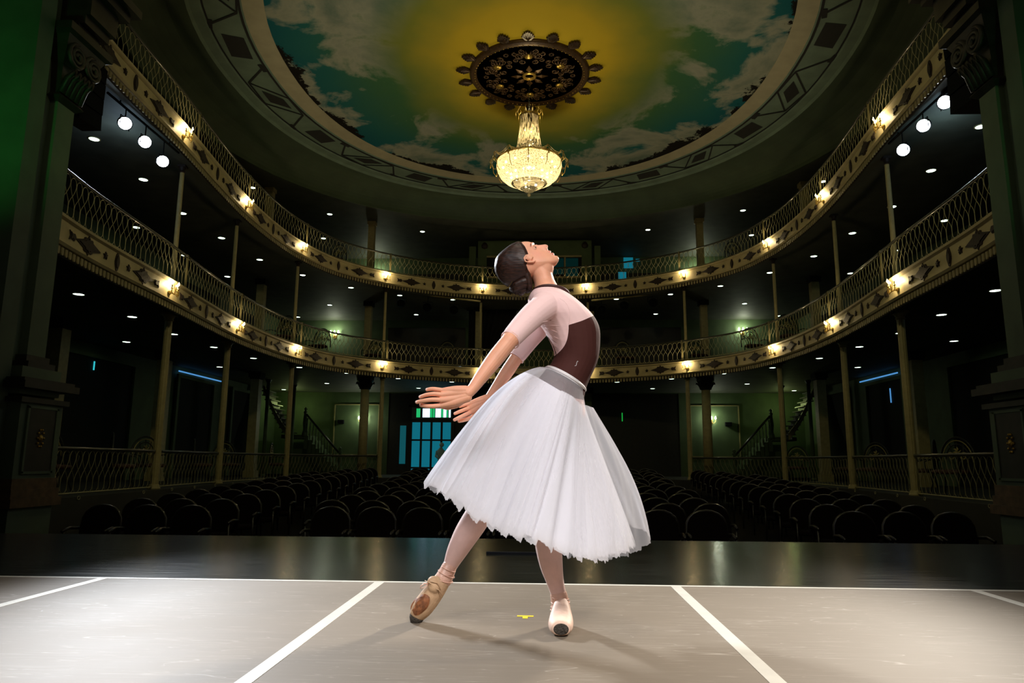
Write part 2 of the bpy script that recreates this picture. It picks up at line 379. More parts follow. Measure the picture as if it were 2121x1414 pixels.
    L.new(mf.outputs[2], p.inputs['Base Color']); return m
M['mural'] = mural_mat()

# ================================================================== THE HOUSE
ZL, ZU = 4.45, 8.0            # balcony floors (top of the two fronts)
GC0, GC1, GC2 = 3.90, 7.45, 10.6   # gallery ceilings: ground, middle, top
half = [(6.80, 8.75), (6.95, 9.2), (7.15, 10.0), (7.38, 11.5), (7.6, 14.24), (7.85, 16.5), (8.03, 18.6), (8.05, 20.8), (7.85, 22.8), (7.2, 24.9), (5.85, 26.6), (4.1, 27.85), (2.16, 28.65), (0, 28.95)]
def catmull(P, n=12):
    P = [Vector(p) for p in P]; out = []
    for i in range(len(P)-1):
        p0, p1, p2, p3 = P[max(i-1, 0)], P[i], P[i+1], P[min(i+2, len(P)-1)]
        for k in range(n):
            t = k/n
            out.append(.5*((2*p1)+(p2-p0)*t+(2*p0-5*p1+4*p2-p3)*t*t+(3*p1-p0-3*p2+p3)*t**3))
    out.append(P[-1]); return out
ctrl = [(-x, y) for x, y in half] + [(x, y) for x, y in half[-2::-1]]
HS = catmull([(x, y, 0) for x, y in ctrl], 10)
def offs(P, d):
    out = []
    for i, p in enumerate(P):
        t = (P[min(i+1, len(P)-1)]-P[max(i-1, 0)]).normalized()
        nrm = Vector((-t.y, t.x, 0))          # left of travel = outwards (travel goes left side -> back -> right side)
        out.append(p + nrm*d)
    return out
class Path:
    def __init__(s, P):
        s.P = P; s.L = [0]
        for a, b in zip(P, P[1:]): s.L.append(s.L[-1]+(b-a).length)
    def pos(s, u):
        u = max(0, min(s.L[-1]-1e-6, u)); lo, hi = 0, len(s.L)-1
        while hi-lo > 1:
            mid = (lo+hi)//2
            if s.L[mid] <= u: lo = mid
            else: hi = mid
        t = (u-s.L[lo])/(s.L[lo+1]-s.L[lo]); p = s.P[lo].lerp(s.P[lo+1], t)
        tg = (s.P[min(lo+2, len(s.P)-1)]-s.P[max(lo-1, 0)]).normalized()
        return p, tg
    def near(s, x, y):
        q = Vector((x, y, 0)); best = min(range(len(s.P)), key=lambda i: (s.P[i]-q).length)
        bu, bd = s.L[best], 1e9
        for k in range(-40, 41):
            u = s.L[best]+k*.03; p, _ = s.pos(u)
            if (p-q).length < bd: bd = (p-q).length; bu = u
        return bu
FP = Path(HS); RP = Path(offs(HS, .38)); BP = Path(offs(HS, .09))
SCX = [(7.61, 14.24), (8.04, 18.6), (7.86, 22.76), (5.82, 26.6), (2.16, 28.65)]
SU = [FP.near(-x, y) for x, y in SCX] + [FP.near(x, y) for x, y in SCX[::-1]]
COL = [(8.30, 15.2), (8.40, 19.0), (8.2, 23.3), (6.1, 27.3), (2.34, 29.3)]
CU = [RP.near(-x, y) for x, y in COL] + [RP.near(x, y) for x, y in COL[::-1]]
SIDE = ['left', 'right']
def side_ord(i, n=10):       # i-th of n along the horseshoe -> words
    h = n//2
    return ('left', i) if i < h else ('right', n-1-i)

def fascia(zt, lvl, slabz):
    zb = zt-.50
    t = thing('balcony', 'cream balcony front with brown cartouches, %s of the two curved tiers' % lvl, 'balcony', (0, 0, 0))
    P = HS; b = MB()
    prof = [(0.10, zt-.50), (.0, zt-.48), (-.035, zt-.44), (0, zt-.42), (.0, zt-.08), (-.05, zt-.05), (-.06, zt-.01), (0, zt+.0), (.10, zt+.0)]
    rings = [[Vector((p.x, p.y, z)) for p in offs(P, d)] for d, z in prof]
    for a, c in zip(rings, rings[1:]): b.strip(a, c)
    b.build('front_panel', M['cream'], t, True)
    b = MB()
    A = [Vector((p.x, p.y, zt)) for p in offs(P, .02)]
    Cc = [Vector((p.x, p.y, zt)) for p in offs(P, .18)]
    b.strip(A, Cc); b.strip([v+Vector((0, 0, .025)) for v in A], [v+Vector((0, 0, .025)) for v in Cc])
    b.strip(A, [v+Vector((0, 0, .025)) for v in A]); b.build('dark_ledge', M['dark_rail'], t)
    # tassel fringe
    b = MB(); u = .1
    while u < FP.L[-1]:
        p, tg = FP.pos(u); nrm = Vector((-tg.y, tg.x, 0)); o = p+nrm*.03
        poly = [(-.034, 0), (.034, 0), (.034, -.10), (.018, -.125), (-.018, -.125), (-.034, -.10)]
        b.prism(poly, (o.x, o.y, zb-.005), tg, (0, 0, 1), .02); u += .125
    b.build('scalloped_fringe', M['fringe'], t)
    b = MB(); A = [Vector((p.x, p.y, zb)) for p in offs(P, .045)]; B2 = [Vector((p.x, p.y, zb-.13)) for p in offs(P, .075)]
    b.strip(A, B2); b.build('fringe_backing', M['ornament'], t)
    # relief ornaments
    def shape(kind):
        if kind == 'diamond':
            pts = []
            for k in range(36):
                w = 2*PI*k/36; c, s = math.cos(w), math.sin(w)
                r = 1/(abs(c)**1.05/.36+abs(s)**1.05/.15)
                r *= 1+.12*math.cos(8*w)+.04*math.cos(20*w); pts.append((r*c, r*s))
            return pts
        if kind == 'vert':
            return [(.075*(.75+.25*abs(math.cos(2*PI*k/20*2)))*math.cos(2*PI*k/20), .17*math.sin(2*PI*k/20)) for k in range(20)]
        if kind == 'star':
            return [((.075 if k % 2 == 0 else .038)*math.cos(2*PI*k/10+PI/2), (.075 if k % 2 == 0 else .038)*math.sin(2*PI*k/10+PI/2)) for k in range(10)]
        return [(-.11, -.08), (-.04, -.045), (.06, -.06), (.11, 0), (.06, .06), (-.04, .045), (-.11, .08), (-.08, 0)]
    meshes = {}
    for kd in ('diamond', 'vert', 'star', 'tail'):
        b = MB(); pl = shape(kd); n = len(pl)
        b.prism(pl, (0, 0, 0), (1, 0, 0), (0, 0, 1), .018)
        b.prism([(x*.72, y*.72) for x, y in pl], (0, -.0, 0), (1, 0, 0), (0, 0, 1), .032)
        o = b.build('fascia_ornament', M['ornament']); meshes[kd] = o.data; bpy.data.objects.remove(o)
    bay = 4.28
    us = [SU[0]-bay, SU[0]-2*bay][::-1] + SU + [SU[-1]+bay, SU[-1]+2*bay]
    for a, c in zip(us, us[1:]):
        for kd, f, fl in (('tail', .15, 1), ('diamond', .27, 1), ('star', .405, 1), ('vert', .5, 1), ('star', .595, 1), ('diamond', .73, 1), ('tail', .86, -1)):
            u = a+(c-a)*f
            if u < .3 or u > FP.L[-1]-.3: continue
            p, tg = FP.pos(u)
            o = bpy.data.objects.new('fascia_ornament', meshes[kd]); C.objects.link(o); o.parent = t
            nrm = Vector((-tg.y, tg.x, 0)); q = p-nrm*.002
            o.location = (q.x, q.y, zt-.25); o.rotation_euler = (0, 0, math.atan2(tg.y, tg.x)); o.scale = (fl, 1, 1)
    return t
fascia(ZU, 'upper', GC1); fascia(ZL, 'lower', GC0)

# gallery floors/soffits
OUT = [Vector((x, y, 0)) for x, y in ([(-12.6, 8.0+i*(23.0/40)) for i in range(41)])]
def slab(name, z0, z1, inner_d, mtop, mbot):
    inn = offs(HS, inner_d); n = len(inn)
    def outp(i):
        p = inn[i]; f = i/(n-1)
        # project to the rectangular shell x=+-12.6, y=34.4
        q = Vector((0, 20, 0)); d = (p-q)
        if d.length < 1e-6: d = Vector((0, 1, 0))
        k = min((12.6/abs(d.x)) if abs(d.x) > 1e-6 else 1e9, (14.4/d.y) if d.y > 1e-6 else 1e9, (12.8/-d.y) if d.y < -1e-6 else 1e9)
        return q+d*k
    oo = [outp(i) for i in range(n)]
    b = MB()
    b.strip([Vector((p.x, p.y, z1)) for p in inn], [Vector((p.x, p.y, z1)) for p in oo])
    b.strip([Vector((p.x, p.y, z0)) for p in inn], [Vector((p.x, p.y, z0)) for p in oo])
    b.mi = [0]*(len(b.f)//2)+[1]*(len(b.f)-len(b.f)//2)
    # corners left open by the straight strip: fill behind
    o = b.build(name, [mtop, mbot], None, False, None, False); tag(o, kind='structure'); return o
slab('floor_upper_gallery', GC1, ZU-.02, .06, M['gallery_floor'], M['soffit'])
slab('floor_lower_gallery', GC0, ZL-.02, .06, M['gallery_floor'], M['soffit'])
def sbox(name, dims, mt):
    b = MB()
    for d in (dims if isinstance(dims[0], (tuple, list)) else [dims]): b.bx(*d)
    return tag(b.build(name, mt), kind='structure')
sbox('wall_left', (-12.9, -12.6, 5, 34.6, -1.2, 12), M['green_wall'])
sbox('wall_right', (12.6, 12.9, 5, 34.6, -1.2, 12), M['green_wall'])
sbox('wall_back', [(-12.6, -7.06, 33.6, 33.8, -1.2, 12), (6.8, 12.6, 33.6, 33.8, -1.2, 12), (-7.06, 6.8, 33.6, 33.8, 3.86, 12)], M['green_wall'])
# dark vestibule behind the centre of the back wall
sbox('wall_vestibule', [(-7.06, -6.02, 33.62, 33.78, -1, 3.9), (-3.86, 6.8, 33.62, 33.78, -1, 3.9), (-6.02, -3.86, 33.62, 33.78, 3.3, 3.9)], M['door_wood'])
sbox('floor_stalls', (-12.6, 12.6, 6.26, 34.6, -1.25, -1.2), M['carpet'])
b = MB()
b.add([(-8.6, 6.3, -1.02), (8.6, 6.3, -1.02), (8.6, 34.4, -.36), (-8.6, 34.4, -.36), (-8.6, 6.3, -1.2), (8.6, 6.3, -1.2), (8.6, 34.4, -1.2), (-8.6, 34.4, -1.2)],
      [(0, 1, 2, 3), (4, 7, 6, 5), (0, 4, 5, 1), (1, 5, 6, 2), (2, 6, 7, 3), (3, 7, 4, 0)])
tag(b.build('floor_raked_stalls', M['carpet']), kind='structure')
# ground gallery platform and its riser, both sides
inn = offs(HS, .22)
for sgn, nm in ((-1, 'left'), (1, 'right')):
    pts = [p for p in inn if p.x*sgn > 4.9]
    if sgn > 0: pts = pts[::-1]
    b = MB()
    oo = [Vector((sgn*12.6, p.y if p.y < 26 else 26+(p.y-26)*4.2, 0)) for p in pts]
    b.strip([Vector((p.x, p.y, 0)) for p in pts], [Vector((p.x, p.y, 0)) for p in oo])
    b.strip([Vector((p.x, p.y, 0)) for p in pts], [Vector((p.x, p.y, -1.15)) for p in pts])
    p = pts[-1]; b.add([(p.x, p.y, 0), (p.x, p.y, -1.15), (p.x, 33.6, -1.15), (p.x, 33.6, 0)], [(0, 1, 2, 3)])
    b.add([(p.x, p.y, 0), (p.x, 33.6, 0), (sgn*12.6, 33.6, 0), (sgn*12.6, 27, 0)], [(0, 1, 2, 3)])
    tag(b.build('floor_ground_gallery_'+nm, M['gallery_floor']), kind='structure')

# pilasters and dark door openings along the gallery walls
dn = 1
for sgn, nm in ((-1, 'left'), (1, 'right')):
    for lvl, z0, z1 in ((0, 0, 3.5), (1, ZL, 7.0), (2, ZU, 10.3)):
        for k, (ya, yb) in enumerate([(11.2, 14.6), (17.3, 21.4), (24.2, 26.8), (28.6, 30.9)]):
            b = MB(); b.bx(sgn*12.52, sgn*12.62, ya, yb, z0, z1)
            d = b.build('door_%d' % dn, M['drape']); tag(d, kind='structure'); dn += 1
            if lvl == 0:
                f = MB(); x = sgn*12.49
                f.bx(x-.04, x+.04, ya-.14, ya, z0, z1+.12); f.bx(x-.04, x+.04, yb, yb+.14, z0, z1+.12); f.bx(x-.04, x+.04, ya, yb, z1, z1+.12)
                f.build('frame', M['green_wall'], d)
# daylight leaking over the doors of the second bay and between leaves
b = MB(); b.bx(-12.50, -12.47, 24.1, 27.4, 3.70, 3.745); o = b.build('window_1', M['blue_slit']); tag(o, kind='structure')
b = MB(); b.bx(12.47, 12.50, 24.4, 27.3, 3.70, 3.745); o = b.build('window_2', M['blue_slit']); tag(o, kind='structure')
b = MB(); b.bx(-12.50, -12.48, 19.4, 19.44, 3.15, 3.4); o = b.build('window_3', M['teal_slit']); tag(o, kind='structure')
b = MB(); b.bx(12.48, 12.50, 25.0, 25.05, 2.75, 3.25); o = b.build('window_4', M['blue_slit']); tag(o, kind='structure')
b = MB(); b.bx(4.1, 4.14, 33.58, 33.6, 2.55, 2.95); o = b.build('window_5', M['green_slit']); tag(o, kind='structure')

# ------------------------------------------------------------------ columns
def column(x, y, z0, z1, r, label, group, cap=True, rz=0):
    t = thing('column', label, 'column', (x, y, z0), rz, group)
    b = MB(); n = 24; prof = []; h = z1-z0
    rings = [(0, 1.0), (.02, 1.0), (.5, .95), (.97, .88), (1, .88)]
    vs = []; fs = []
    for f, s in rings:
        for k in range(n):
            w = 2*PI*k/n; rr = r*s*(1 if k % 2 else .93)
            vs.append((rr*math.cos(w), rr*math.sin(w), .10+(h-.26)*f))
    for i in range(len(rings)-1):
        for k in range(n):
            fs.append((i*n+k, i*n+(k+1) % n, (i+1)*n+(k+1) % n, (i+1)*n+k))
    b.add(vs, fs); b.build('shaft', M['column'], t)
    b = MB(); b.lathe([(r*1.45, 0), (r*1.45, .04), (r*1.2, .055), (r*1.3, .08), (r*1.0, .11)], seg=16); b.build('base', M['column'], t, True)
    if cap:
        b = MB(); b.lathe([(r*.9, h-.18), (r*1.2, h-.16), (r*1.0, h-.13), (r*1.5, h-.05)], seg=16); b.box((0, 0, h-.025), (r*3.2, r*3.2, .05))
        b.build('capital', M['ornament'] if z0 > .5 else M['column'], t)
    return t
for i, u in enumerate(CU):
    sd, k = side_ord(i); p, tg = RP.pos(u)
    rz = math.atan2(tg.y, tg.x)
    if k < 4:
        column(p.x, p.y, 0.0, GC0, .088, 'slim cream column from ground rail to lower balcony, %s from the stage on the %s' % (ORD[k], sd), 'slim columns of the horseshoe', rz=rz)
    column(p.x, p.y, ZL+.02, GC1, .056, 'thin cream column between the two balconies, %s from the stage on the %s' % (ORD[k], sd), 'slim columns of the horseshoe', rz=rz)
# top tier has short posts only in the railing
# inner rows of square piers
INNER0 = [(11.0, 15.8), (11.3, 21.0), (10.5, 26.1)]
for k, (x, y) in enumerate(INNER0):
    for s, nm in ((-1, 'left'), (1, 'right')):
        t = thing('pillar', 'square tan pillar inside the ground gallery, %s from the stage on the %s' % (ORD[k], nm), 'pillar', (s*x, y, 0), 0, 'inner gallery pillars')
        b = MB(); b.bx(-.16, .16, -.16, .16, .25, GC0-.25); b.build('shaft', M['column'], t)
        b = MB(); b.bx(-.21, .21, -.21, .21, 0, .25); b.build('plinth', M['column'], t)
        b = MB(); b.bx(-.19, .19, -.19, .19, GC0-.25, GC0-.18); b.bx(-.23, .23, -.23, .23, GC0-.18, GC0); b.build('capital', M['drape'], t)
for s, nm in ((-1, 'left'), (1, 'right')):
    t = thing('column', 'stout round column with leafy dark capital before the %s wall lamp' % nm, 'column', (s*6.72, 27.65, -.45), 0, 'inner gallery pillars')
    b = MB(); b.lathe([(.19, .2), (.165, 3.9)], seg=20); b.build('shaft', M['column'], t, True)
    b = MB(); b.lathe([(.25, 0), (.25, .1), (.2, .2)], seg=20); b.build('base', M['column'], t)
    b = MB(); b.lathe([(.17, 3.88), (.24, 3.92), (.19, 3.97), (.30, 4.18), (.34, 4.24), (.34, 4.35)], seg=16)
    for k in range(8):
        w = k*PI/4; b.tube([(.2*math.cos(w), .2*math.sin(w), 3.95), (.28*math.cos(w), .28*math.sin(w), 4.1), (.37*math.cos(w), .37*math.sin(w), 4.16), (.36*math.cos(w), .36*math.sin(w), 4.1)], .03, 5)
    b.build('capital', M['black_iron'], t)
    for x, y, lb in ((10.95, 28.4, 'thin round post beside the %s curved stair'), (10.57, 30.4, 'thin round post behind the %s stair balustrade')):
        t = thing('post', lb % nm, 'post', (s*x, y, 0), 0, 'thin posts by the stairs')
        b = MB(); b.lathe([(.08, .08), (.07, GC0-.12)], seg=14); b.build('shaft', M['green_wall'], t, True)
        b = MB(); b.lathe([(.12, 0), (.12, .05), (.08, .09)], seg=14); b.build('base', M['green_wall'], t)
        b = MB(); b.lathe([(.07, GC0-.13), (.13, GC0)], seg=14); b.build('capital', M['black_iron'], t)
for k, (x, y) in enumerate([(10.4, 25.75), (7.2, 29.6), (2.5, 30.8)]):
    for s, nm in ((-1, 'left'), (1, 'right')):
        t = thing('pillar', 'narrow tan pillar inside the middle gallery, %s from the stage on the %s' % (ORD[k], nm), 'pillar', (s*x, y, ZL), 0, 'inner gallery pillars')
        b = MB(); b.bx(-.14, .14, -.14, .14, .2, GC1-ZL-.2); b.build('shaft', M['column'], t)
        b = MB(); b.bx(-.18, .18, -.18, .18, 0, .2); b.build('plinth', M['column'], t)
        b = MB(); b.bx(-.2, .2, -.2, .2, GC1-ZL-.2, GC1-ZL); b.build('capital', M['drape'], t)
for k, (x, y) in enumerate([(9.75, 24.4), (6.85, 28.2)]):
    for s, nm in ((-1, 'left'), (1, 'right')):
        t = thing('pillar', 'short tan pillar inside the top gallery, %s from the stage on the %s' % (ORD[k], nm), 'pillar', (s*x, y, ZU), 0, 'inner gallery pillars')
        b = MB(); b.bx(-.13, .13, -.13, .13, .15, GC2-ZU-.15); b.build('shaft', M['column'], t)
        b = MB(); b.bx(-.17, .17, -.17, .17, 0, .15); b.build('plinth', M['column'], t)
        b = MB(); b.bx(-.17, .17, -.17, .17, GC2-ZU-.15, GC2-ZU); b.build('capital', M['column'], t)

# ------------------------------------------------------------------ lattice railings, one per bay
def railing(u0, u1, z0, h, label, group, end_posts=True, brk=False, RP=None):
    RP = RP or BP
    c, _ = RP.pos((u0+u1)/2); base = Vector((c.x, c.y, z0))
    t = thing('railing', label, 'railing', base, 0, group)
    n = max(6, int((u1-u0)/.12)); line = [RP.pos(u0+(u1-u0)*i/n)[0] for i in range(n+1)]
    up = Vector((0, 0, 1))
    b = MB(); b.tube([p+up*(z0+h) for p in line], .032, 8); b.build('handrail', M['dark_rail'], t, True, base)
    b = MB(); b.tube([p+up*(z0+.035) for p in line], .013, 5); b.build('bottom_bar', M['iron'], t, True, base)
    b = MB(); nl = max(2, round((u1-u0)/.195)); pitch = (u1-u0)/nl; zt, zb = z0+h-.035, z0+.04
    for k in range(nl):
        uc = u0+(k+.5)*pitch
        for sg in (-1, 1):
            pts = []
            for i in range(19):
                f = (0, .015, .045, .09, .16, .22, .29, .36, .42, .48, .54, .6, .66, .74, .84, .9, .95, .985, 1)[i]
                # one wire: arch at the top, two crossings, loop at the foot
                ww = math.cos(PI*2.0*max(0, min(1, (f-.10)/.84)))*.5+0
                if f < .16: w = .47*math.sqrt(max(0, 1-(1-f/.16)**2))
                elif f < .46: w = .47*math.cos(PI/2*(f-.16)/.30)
                elif f < .86: w = -.49*math.sin(PI/2*min(1, (f-.46)/.26)) if f < .72 else -.49
                else: w = -.49*math.sqrt(max(0, 1-((f-.86)/.14)**2))
                p, _ = RP.pos(uc+sg*w*pitch)
                pts.append(p+up*(zt+(zb-zt)*f))
            b.tube(pts, .0062, 4, False)
    b.build('lattice', M['shaded_iron'] if z0 < 1 else M['iron'], t, False, base)
    if brk:
        for f in (.12, .5, .88):
            p, tg = RP.pos(u0+(u1-u0)*f); bb = MB(); nrm = Vector((-tg.y, tg.x, 0))
            for q in (-1, 1):
                pts = [p-nrm*.17+tg*q*(.01+.03*math.sin(w))+up*(z0-.01-.03*(1-math.cos(w))) for w in [k*PI/5 for k in range(7)]]
                bb.tube(pts, .006, 5)
            bb.build('scroll_bracket', M['iron'], t, True, base)
    if end_posts:
        for u in (u0, u1):
            p, _ = RP.pos(u); b = MB(); b.tube([p+up*(z0+.0), p+up*(z0+h+.04)], .022, 6)
            b.build('post', M['column'], t, True, base)
    return t
ends = [0.3]+CU+[RP.L[-1]-.3]
endb = [0.3]+[BP.near(-x, y) for x, y in COL]+[BP.near(x, y) for x, y in COL[::-1]]+[BP.L[-1]-.3]
names_bay = []
for i in range(11):
    if i == 5: names_bay.append('middle section facing the stage')
    elif i < 5: names_bay.append('%s section from the stage on the left' % ORD[i])
    else: names_bay.append('%s section from the stage on the right' % ORD[10-i])
for i in range(11):
    railing(endb[i]+.02, endb[i+1]-.02, ZU+.03, .74, 'wire lattice railing on the upper balcony, '+names_bay[i], 'upper balcony railings')
    railing(endb[i]+.02, endb[i+1]-.02, ZL+.03, .76, 'wire lattice railing on the lower balcony, '+names_bay[i], 'lower balcony railings', True)
    if i < 4 or i > 6:
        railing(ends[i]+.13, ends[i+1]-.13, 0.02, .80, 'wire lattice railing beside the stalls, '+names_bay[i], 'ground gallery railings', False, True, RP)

# ------------------------------------------------------------------ candle sconces on the balcony fronts
def make_sconce(name='candle_sconce'):
    t = thing(name, 'x', 'sconce', (0, 0, 0), 0, 'candle sconces')
    # local: -y points into the house
    b = MB(); b.lathe([(.001, -.012), (.05, -.01), (.06, .0), (.05, .01), (.001, .012)], (0, -.02, -.10), 14, 1, 1, Matrix.Rotation(PI/2, 3, 'X'))
    b.tube([(0, -.03, -.10), (0, -.12, -.14), (0, -.14, -.05), (0, -.14, .06)], .011, 6); b.build('back_plate', M['brass'], t, True)
    for x, y, z in ((-.13, -.12, 0), (0, -.20, .01), (.13, -.12, 0)):
        b = MB(); b.tube([(0, -.10, -.12), (x*.5, y-.02, -.16), (x*.95, y, -.12), (x, y, -.05)], .008, 5)
        b.lathe([(.006, -.05), (.03, -.04), (.024, -.03), (.012, -.02)], (x, y, 0), 10); b.build('arm', M['brass'], t, True)
        b = MB(); b.tube([(x, y, -.03), (x, y, .045)], .011, 8); b.build('candle', M['column'], t, True)
        b = MB(); b.lathe([(.001, .04), (.016, .06), (.018, .075), (.008, .105), (.001, .125)], (x, y, 0), 8); b.build('flame_bulb', M['bulb'], t, True)
    for k in range(5):
        x = (-.15, -.08, 0, .08, .15)[k]; y = (-.12, -.17, -.21, -.17, -.12)[k]
        b = MB(); b.lathe([(.001, -.17), (.011, -.14), (.004, -.11), (.008, -.09), (.001, -.06)], (x, y, -.01), 6); b.build('crystal_drop', M['brass'], t)
    return t
proto = make_sconce(); kids_of(proto); first = True
for lvl, z in (('upper', ZU-.20), ('lower', ZL-.20)):
    for i, u in enumerate(SU):
        sd, k = side_ord(i); p, tg = FP.pos(u); nrm = Vector((-tg.y, tg.x, 0))
        lb = 'brass three-candle sconce on the %s balcony front, %s from the stage on the %s' % (lvl, ORD[k], sd)
        loc = (p.x-nrm.x*.0, p.y-nrm.y*.0, z); rz = math.atan2(tg.y, tg.x)
        if first: proto.location = loc; proto.rotation_euler = (0, 0, rz); proto['label'] = lb; first = False
        else: dup(proto, loc, rz, lb)
        q = p-nrm*.13
        lamp('sconce_light', 'POINT', (q.x, q.y, z+.085), 13, (1.0, .78, .42), None, .035)

# ------------------------------------------------------------------ recessed downlights
def make_down(name, mt):
    t = thing(name, 'x', 'downlight', (0, 0, 0), 0, 'x')
    b = MB(); b.lathe([(.125, 0), (.125, -.012), (.105, -.018), (.10, .03)], seg=20); b.build('trim_ring', M['column'], t, True)
    b = MB(); b.lathe([(.001, -.014), (.098, -.014), (.098, .02)], seg=20); b.build('lamp_disc', mt, t)
    return t
pd = make_down('recessed_downlight', M['down']); kids_of(pd)
pd_used = False
def put_down(x, y, z, lb, grp):
    global pd_used
    if not pd_used:
        pd.location = (x, y, z); pd['label'] = lb; pd['group'] = grp; pd_used = True
    else: dup(pd, (x, y, z), 0, lb, grp)
MIDD = [(195, 287), (297, 371), (378, 441), (459, 492), (538, 537), (627, 569), (727, 595), (828, 611), (938, 620)]
MIDI = [(282, 470), (382, 528), (471, 572), (617, 656), (683, 631), (862, 651)]
LOWD = [(163, 608), (274, 655), (360, 691), (443, 718), (525, 741), (620, 760), (719, 772), (825, 783), (936, 790)]
LOWI = [(262, 707), (455, 759), (588, 806), (677, 793), (867, 803)]
UPD = [(523, 388), (683, 443), (875, 479), (670, 493)]
for lst, z, where in ((MIDD, GC1, 'under the upper balcony, front row'), (MIDI, GC1, 'under the upper balcony, inner row'),
                      (LOWD, GC0, 'under the lower balcony, front row'), (LOWI, GC0, 'under the lower balcony, inner row'), (UPD, GC2, 'in the top gallery ceiling')):
    for k, (px, py) in enumerate(lst):
        q = atz(px, py, z)
        for s, nm in ((-1, 'left'), (1, 'right')):
            put_down(s*abs(q.x), q.y, z, 'round downlight %s, %s from the stage on the %s' % (where, ORD[k], nm), 'recessed ceiling downlights')

# ------------------------------------------------------------------ ceiling
CY = 17.6
def ell(a, b_, z, n=96, pw=2.15):
    out = []
    for k in range(n):
        w = 2*PI*k/n; c, s = math.cos(w), math.sin(w)
        out.append(Vector((a*abs(c)**(2/pw)*(1 if c > 0 else -1), CY+b_*abs(s)**(2/pw)*(1 if s > 0 else -1), z)))
    return out
ZC = 11.23
b = MB(); e0 = ell(6.6, 7.6, ZC); b.add(e0, [tuple(range(len(e0)))]); o = b.build('ceiling_mural', M['mural'], None, False, None, False); tag(o, kind='structure')
b = MB()
A, B2 = ell(6.6, 7.6, ZC-.01), ell(7.1, 8.02, ZC-.05); b.strip(A, B2, True); b.strip(ell(6.6, 7.6, ZC+.02), A, True)
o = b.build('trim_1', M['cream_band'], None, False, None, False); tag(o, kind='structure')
b = MB(); prev = ell(7.1, 8.02, ZC-.05)
for (a, bb, z) in ((7.14, 8.06, ZC-.08), (8.0, 8.75, ZC-.12), (8.04, 8.78, ZC-.17), (8.26, 8.96, ZC-.19), (8.32, 9.02, ZC-.26)):
    nx = ell(a, bb, z); b.strip(prev, nx, True); prev = nx
o = b.build('ceiling_border', M['soffit_light'] if 'soffit_light' in M else M['pier'], None, False, None, False); tag(o, kind='structure')
b = MB(); steps = 10
prev = ell(8.32, 9.02, ZC-.26)
for i in range(1, steps+1):
    f = i/steps; nx = ell(8.32+1.43*math.sin(f*PI/2), 9.02+.58*math.sin(f*PI/2), ZC-.26-.77*(1-math.cos(f*PI/2))); b.strip(prev, nx, True); prev = nx
nx = ell(9.82, 9.67, 10.2); b.strip(prev, nx, True); prev = nx
nx = ell(9.82, 9.67, GC2+.02); b.strip(prev, nx, True)
o = b.build('ceiling_cove', M['dark_green'], None, True, None, False); tag(o, kind='structure')
b = MB(); A = ell(9.82, 9.67, GC2)
def out_rect(p):
    d = p-Vector((0, 20, GC2)); k = min((12.6/abs(d.x)) if abs(d.x) > 1e-6 else 1e9, (14.4/d.y) if d.y > 1e-6 else 1e9, (13.0/-d.y) if d.y < -1e-6 else 1e9)
    return Vector((0, 20, GC2))+d*max(1.0, k)
B2 = [out_rect(p) for p in A]; b.strip(A, B2, True)
for sx_ in (-1, 1): b.add([(sx_*12.6, 34.5, GC2), (sx_*12.6, 26, GC2+.005), (sx_*4, 34.5, GC2+.005)], [(0, 1, 2)])
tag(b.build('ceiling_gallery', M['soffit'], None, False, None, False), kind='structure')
sbox('ceiling_roof', (-13, 13, 5, 35, 12.0, 12.1), M['drape'])
# painted border: framed lozenges and long panels between the cream band and the moulding
def bpt(w, f, z=None):        # angle, fraction across the border
    a, b_ = 7.16+.82*f, 8.08+.65*f
    c, s = math.cos(w), math.sin(w)
    zz = (ZC-.082-.04*f) if z is None else z
    return Vector((a*abs(c)**(2/2.15)*(1 if c > 0 else -1), CY+b_*abs(s)**(2/2.15)*(1 if s > 0 else -1), zz-.008))
def bar(b, p, q, w):
    d = (q-p); t = d.normalized(); n = Vector((-t.y, t.x, 0))*w
    b.add([p+n, p-n, q-n, q+n], [(0, 1, 2, 3)]); b.add([v-Vector((0, 0, .012)) for v in (p+n, p-n, q-n, q+n)], [(0, 1, 2, 3)])
b = MB(); NM = 22
for k in range(NM):
    w0 = 2*PI*(k+.5)/NM; dw = 2*PI/NM
    if k % 2 == 0:
        # lozenge frame with solid centre
        A0, A1, A2, A3 = bpt(w0-.40*dw, .10), bpt(w0+.02*dw, .02), bpt(w0+.40*dw, .90), bpt(w0-.02*dw, .98)
        for p, q in ((A0, A1), (A1, A2), (A2, A3), (A3, A0)): bar(b, p, q, .022)
        c = (A0+A1+A2+A3)/4; qs = [c+(v-c)*.56 for v in (A0, A1, A2, A3)]
        b.add([v-Vector((0, 0, .006)) for v in qs], [(0, 1, 2, 3)])
        bar(b, bpt(w0-.62*dw, .98), A0, .03); bar(b, A2, bpt(w0+.62*dw, .1), .03)
        for pp in (bpt(w0-.62*dw, .98), bpt(w0+.62*dw, .1)):
            t = (bpt(w0+.1, .5)-bpt(w0, .5)).normalized(); bar(b, pp-t*.18, pp+t*.18, .06)
    else:
        q = [bpt(w0-.22*dw, .22), bpt(w0+.16*dw, .16), bpt(w0+.22*dw, .78), bpt(w0-.16*dw, .84)]
        b.add(q, [(0, 1, 2, 3)])
for i in range(96):
    bar(b, bpt(2*PI*i/96, .0), bpt(2*PI*(i+1)/96, .0), .03); bar(b, bpt(2*PI*i/96, 1.), bpt(2*PI*(i+1)/96, 1.), .02)
o = b.build('ceiling_border_stencil', M['stencil'], None, False, None, False); tag(o, kind='structure')

